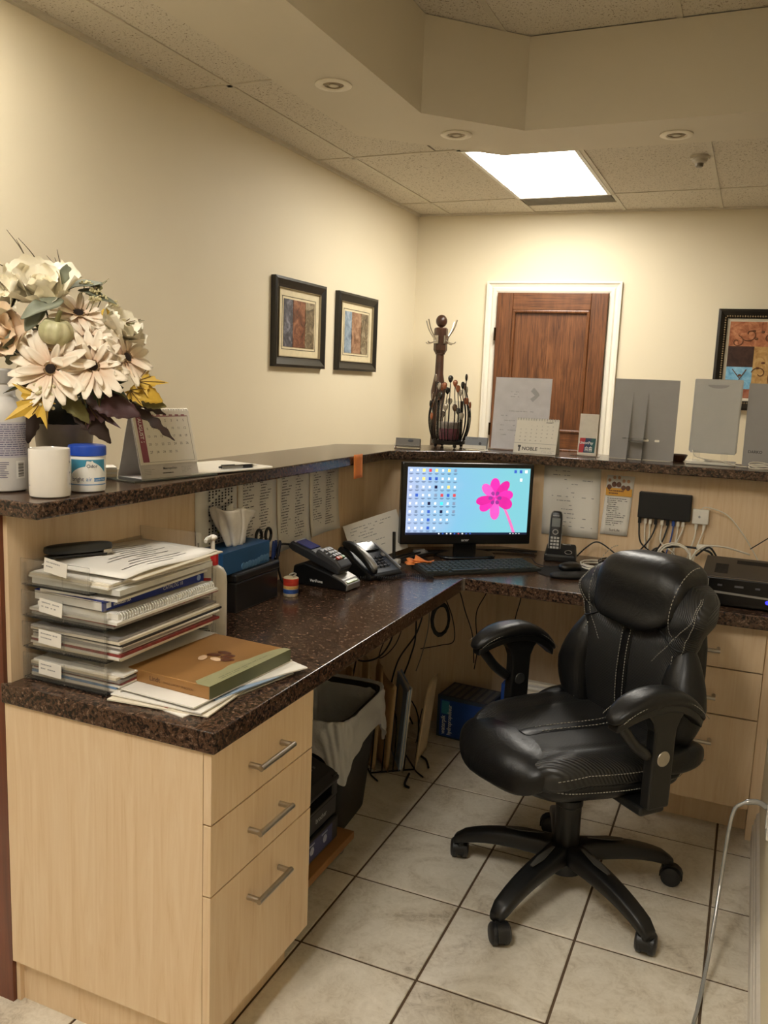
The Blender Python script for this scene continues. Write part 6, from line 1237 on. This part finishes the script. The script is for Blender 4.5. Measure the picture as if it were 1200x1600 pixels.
# power bar and hanging cables
ps_ = thing('power_bar', 'power strip with black plugs fixed under the desk corner', 'power strip', (-1.21, 2.955, .60), math.radians(39)); G().box(-.13, -.022, -.02, .13, .022, .02).build('bar_case', M('bar_grey', (90, 90, 92), .5), ps_, bev=.004)
for k in range(4): G().box(-.11+.058*k, -.055, -.022, -.075+.058*k, -.022, .022).build('plug', BLACK(), ps_, bev=.004)
for k in range(2): G().cyl((.118, -.0225, -.006+.012*k), (.118, -.024, -.006+.012*k), .003, n=8).build('indicator', M('led_red', (255, 60, 50), .4, emit=1.5), ps_)
hang = [([(-1.26, 2.86, .58), (-1.28, 2.80, .45), (-1.30, 2.76, .25), (-1.31, 2.74, .1)], 'straight black cable dropping behind the envelopes'), ([(-1.25, 2.80, .62), (-1.22, 2.62, .46), (-1.18, 2.70, .42), (-1.16, 2.80, .46), (-1.15, 2.86, .60)], 'black cable sagging in a long loop under the desk'), ([(-1.14, 2.93, .58), (-1.16, 2.86, .44), (-1.22, 2.84, .38), (-1.20, 2.90, .50)], 'black cable loop left of the power strip'), ([(-1.12, 2.95, .58), (-1.11, 2.93, .45), (-1.13, 2.93, .36), (-1.17, 2.95, .22), (-1.15, 3.05, .05)], 'black cable hanging in a curve to the blue box'), ([(-1.10, 3.0, .58), (-1.12, 2.97, .46), (-1.18, 2.93, .34), (-1.2, 2.92, .18), (-1.16, 2.95, .03)], 'black cable hanging down to the floor by the envelopes'), ([(-1.06, 3.06, .62), (-1.03, 3.12, .50), (-1.02, 3.13, .40), (-1.06, 3.09, .385), (-1.12, 3.02, .38)], 'thin black cable hooked across the panel'), ([(-1.05, 3.10, .70), (-1.01, 3.14, .60), (-.99, 3.16, .52), (-.96, 3.18, .42), (-.95, 3.19, .30)], 'thin dark cable running down the angled panel'), ([(-.95, 3.22, .70), (-.93, 3.26, .60), (-.96, 3.22, .50), (-.945, 3.21, .36), (-.95, 3.20, .27)], 'twisted thin black cable near the chair arm'), ([(-1.09, 3.0, .66), (-1.08, 2.99, .5), (-1.10, 2.99, .38), (-1.12, 2.98, .3)], 'grey cable hanging below the power strip')]
for k, (p, lab) in enumerate(hang): cable(p, BC if k != 8 else M('cable_grey', (120, 118, 112), .5), lab, .0034 if k in (0, 1, 3, 4) else .0022)
rc = ring_coil((-1.055, 3.055, .50), .035, 4, BC, 'black cable bundle hanging coiled on the angled panel', math.radians(88), .0036, math.radians(39)); rc.scale = (1, 1, 2.0)
ad = thing('plug_adapter', 'black power adapter plugged under the back desk top', 'adapter', (-.80, 3.30, .64)); G().box(-.028, -.022, -.03, .028, .03, .035).build('adapter_case', BLACK(), ad, bev=.005); G().tube([(0, .0, -.03), (-.002, .002, -.08), (-.02, .01, -.16), (-.03, .02, -.26)], .0025, 6, 4).build('lead', BC, ad, smooth=True)
G().tube([(-1.03, 2.72, .006), (-1.02, 2.66, .006), (-1.01, 2.63, .006), (-.99, 2.62, .006)], .0045, 7, 5).build('cable_end', BC, smooth=True, label='short black cable end lying on the tiles by the envelope rack', cat='cable')
G().tube([(-1.05, 2.88, .006), (-1.02, 2.86, .006), (-1.0, 2.83, .006), (-.985, 2.80, .006)], .0042, 7, 5).build('cable_end', BC, smooth=True, label='short black cable end on the tiles behind the last envelope', cat='cable')
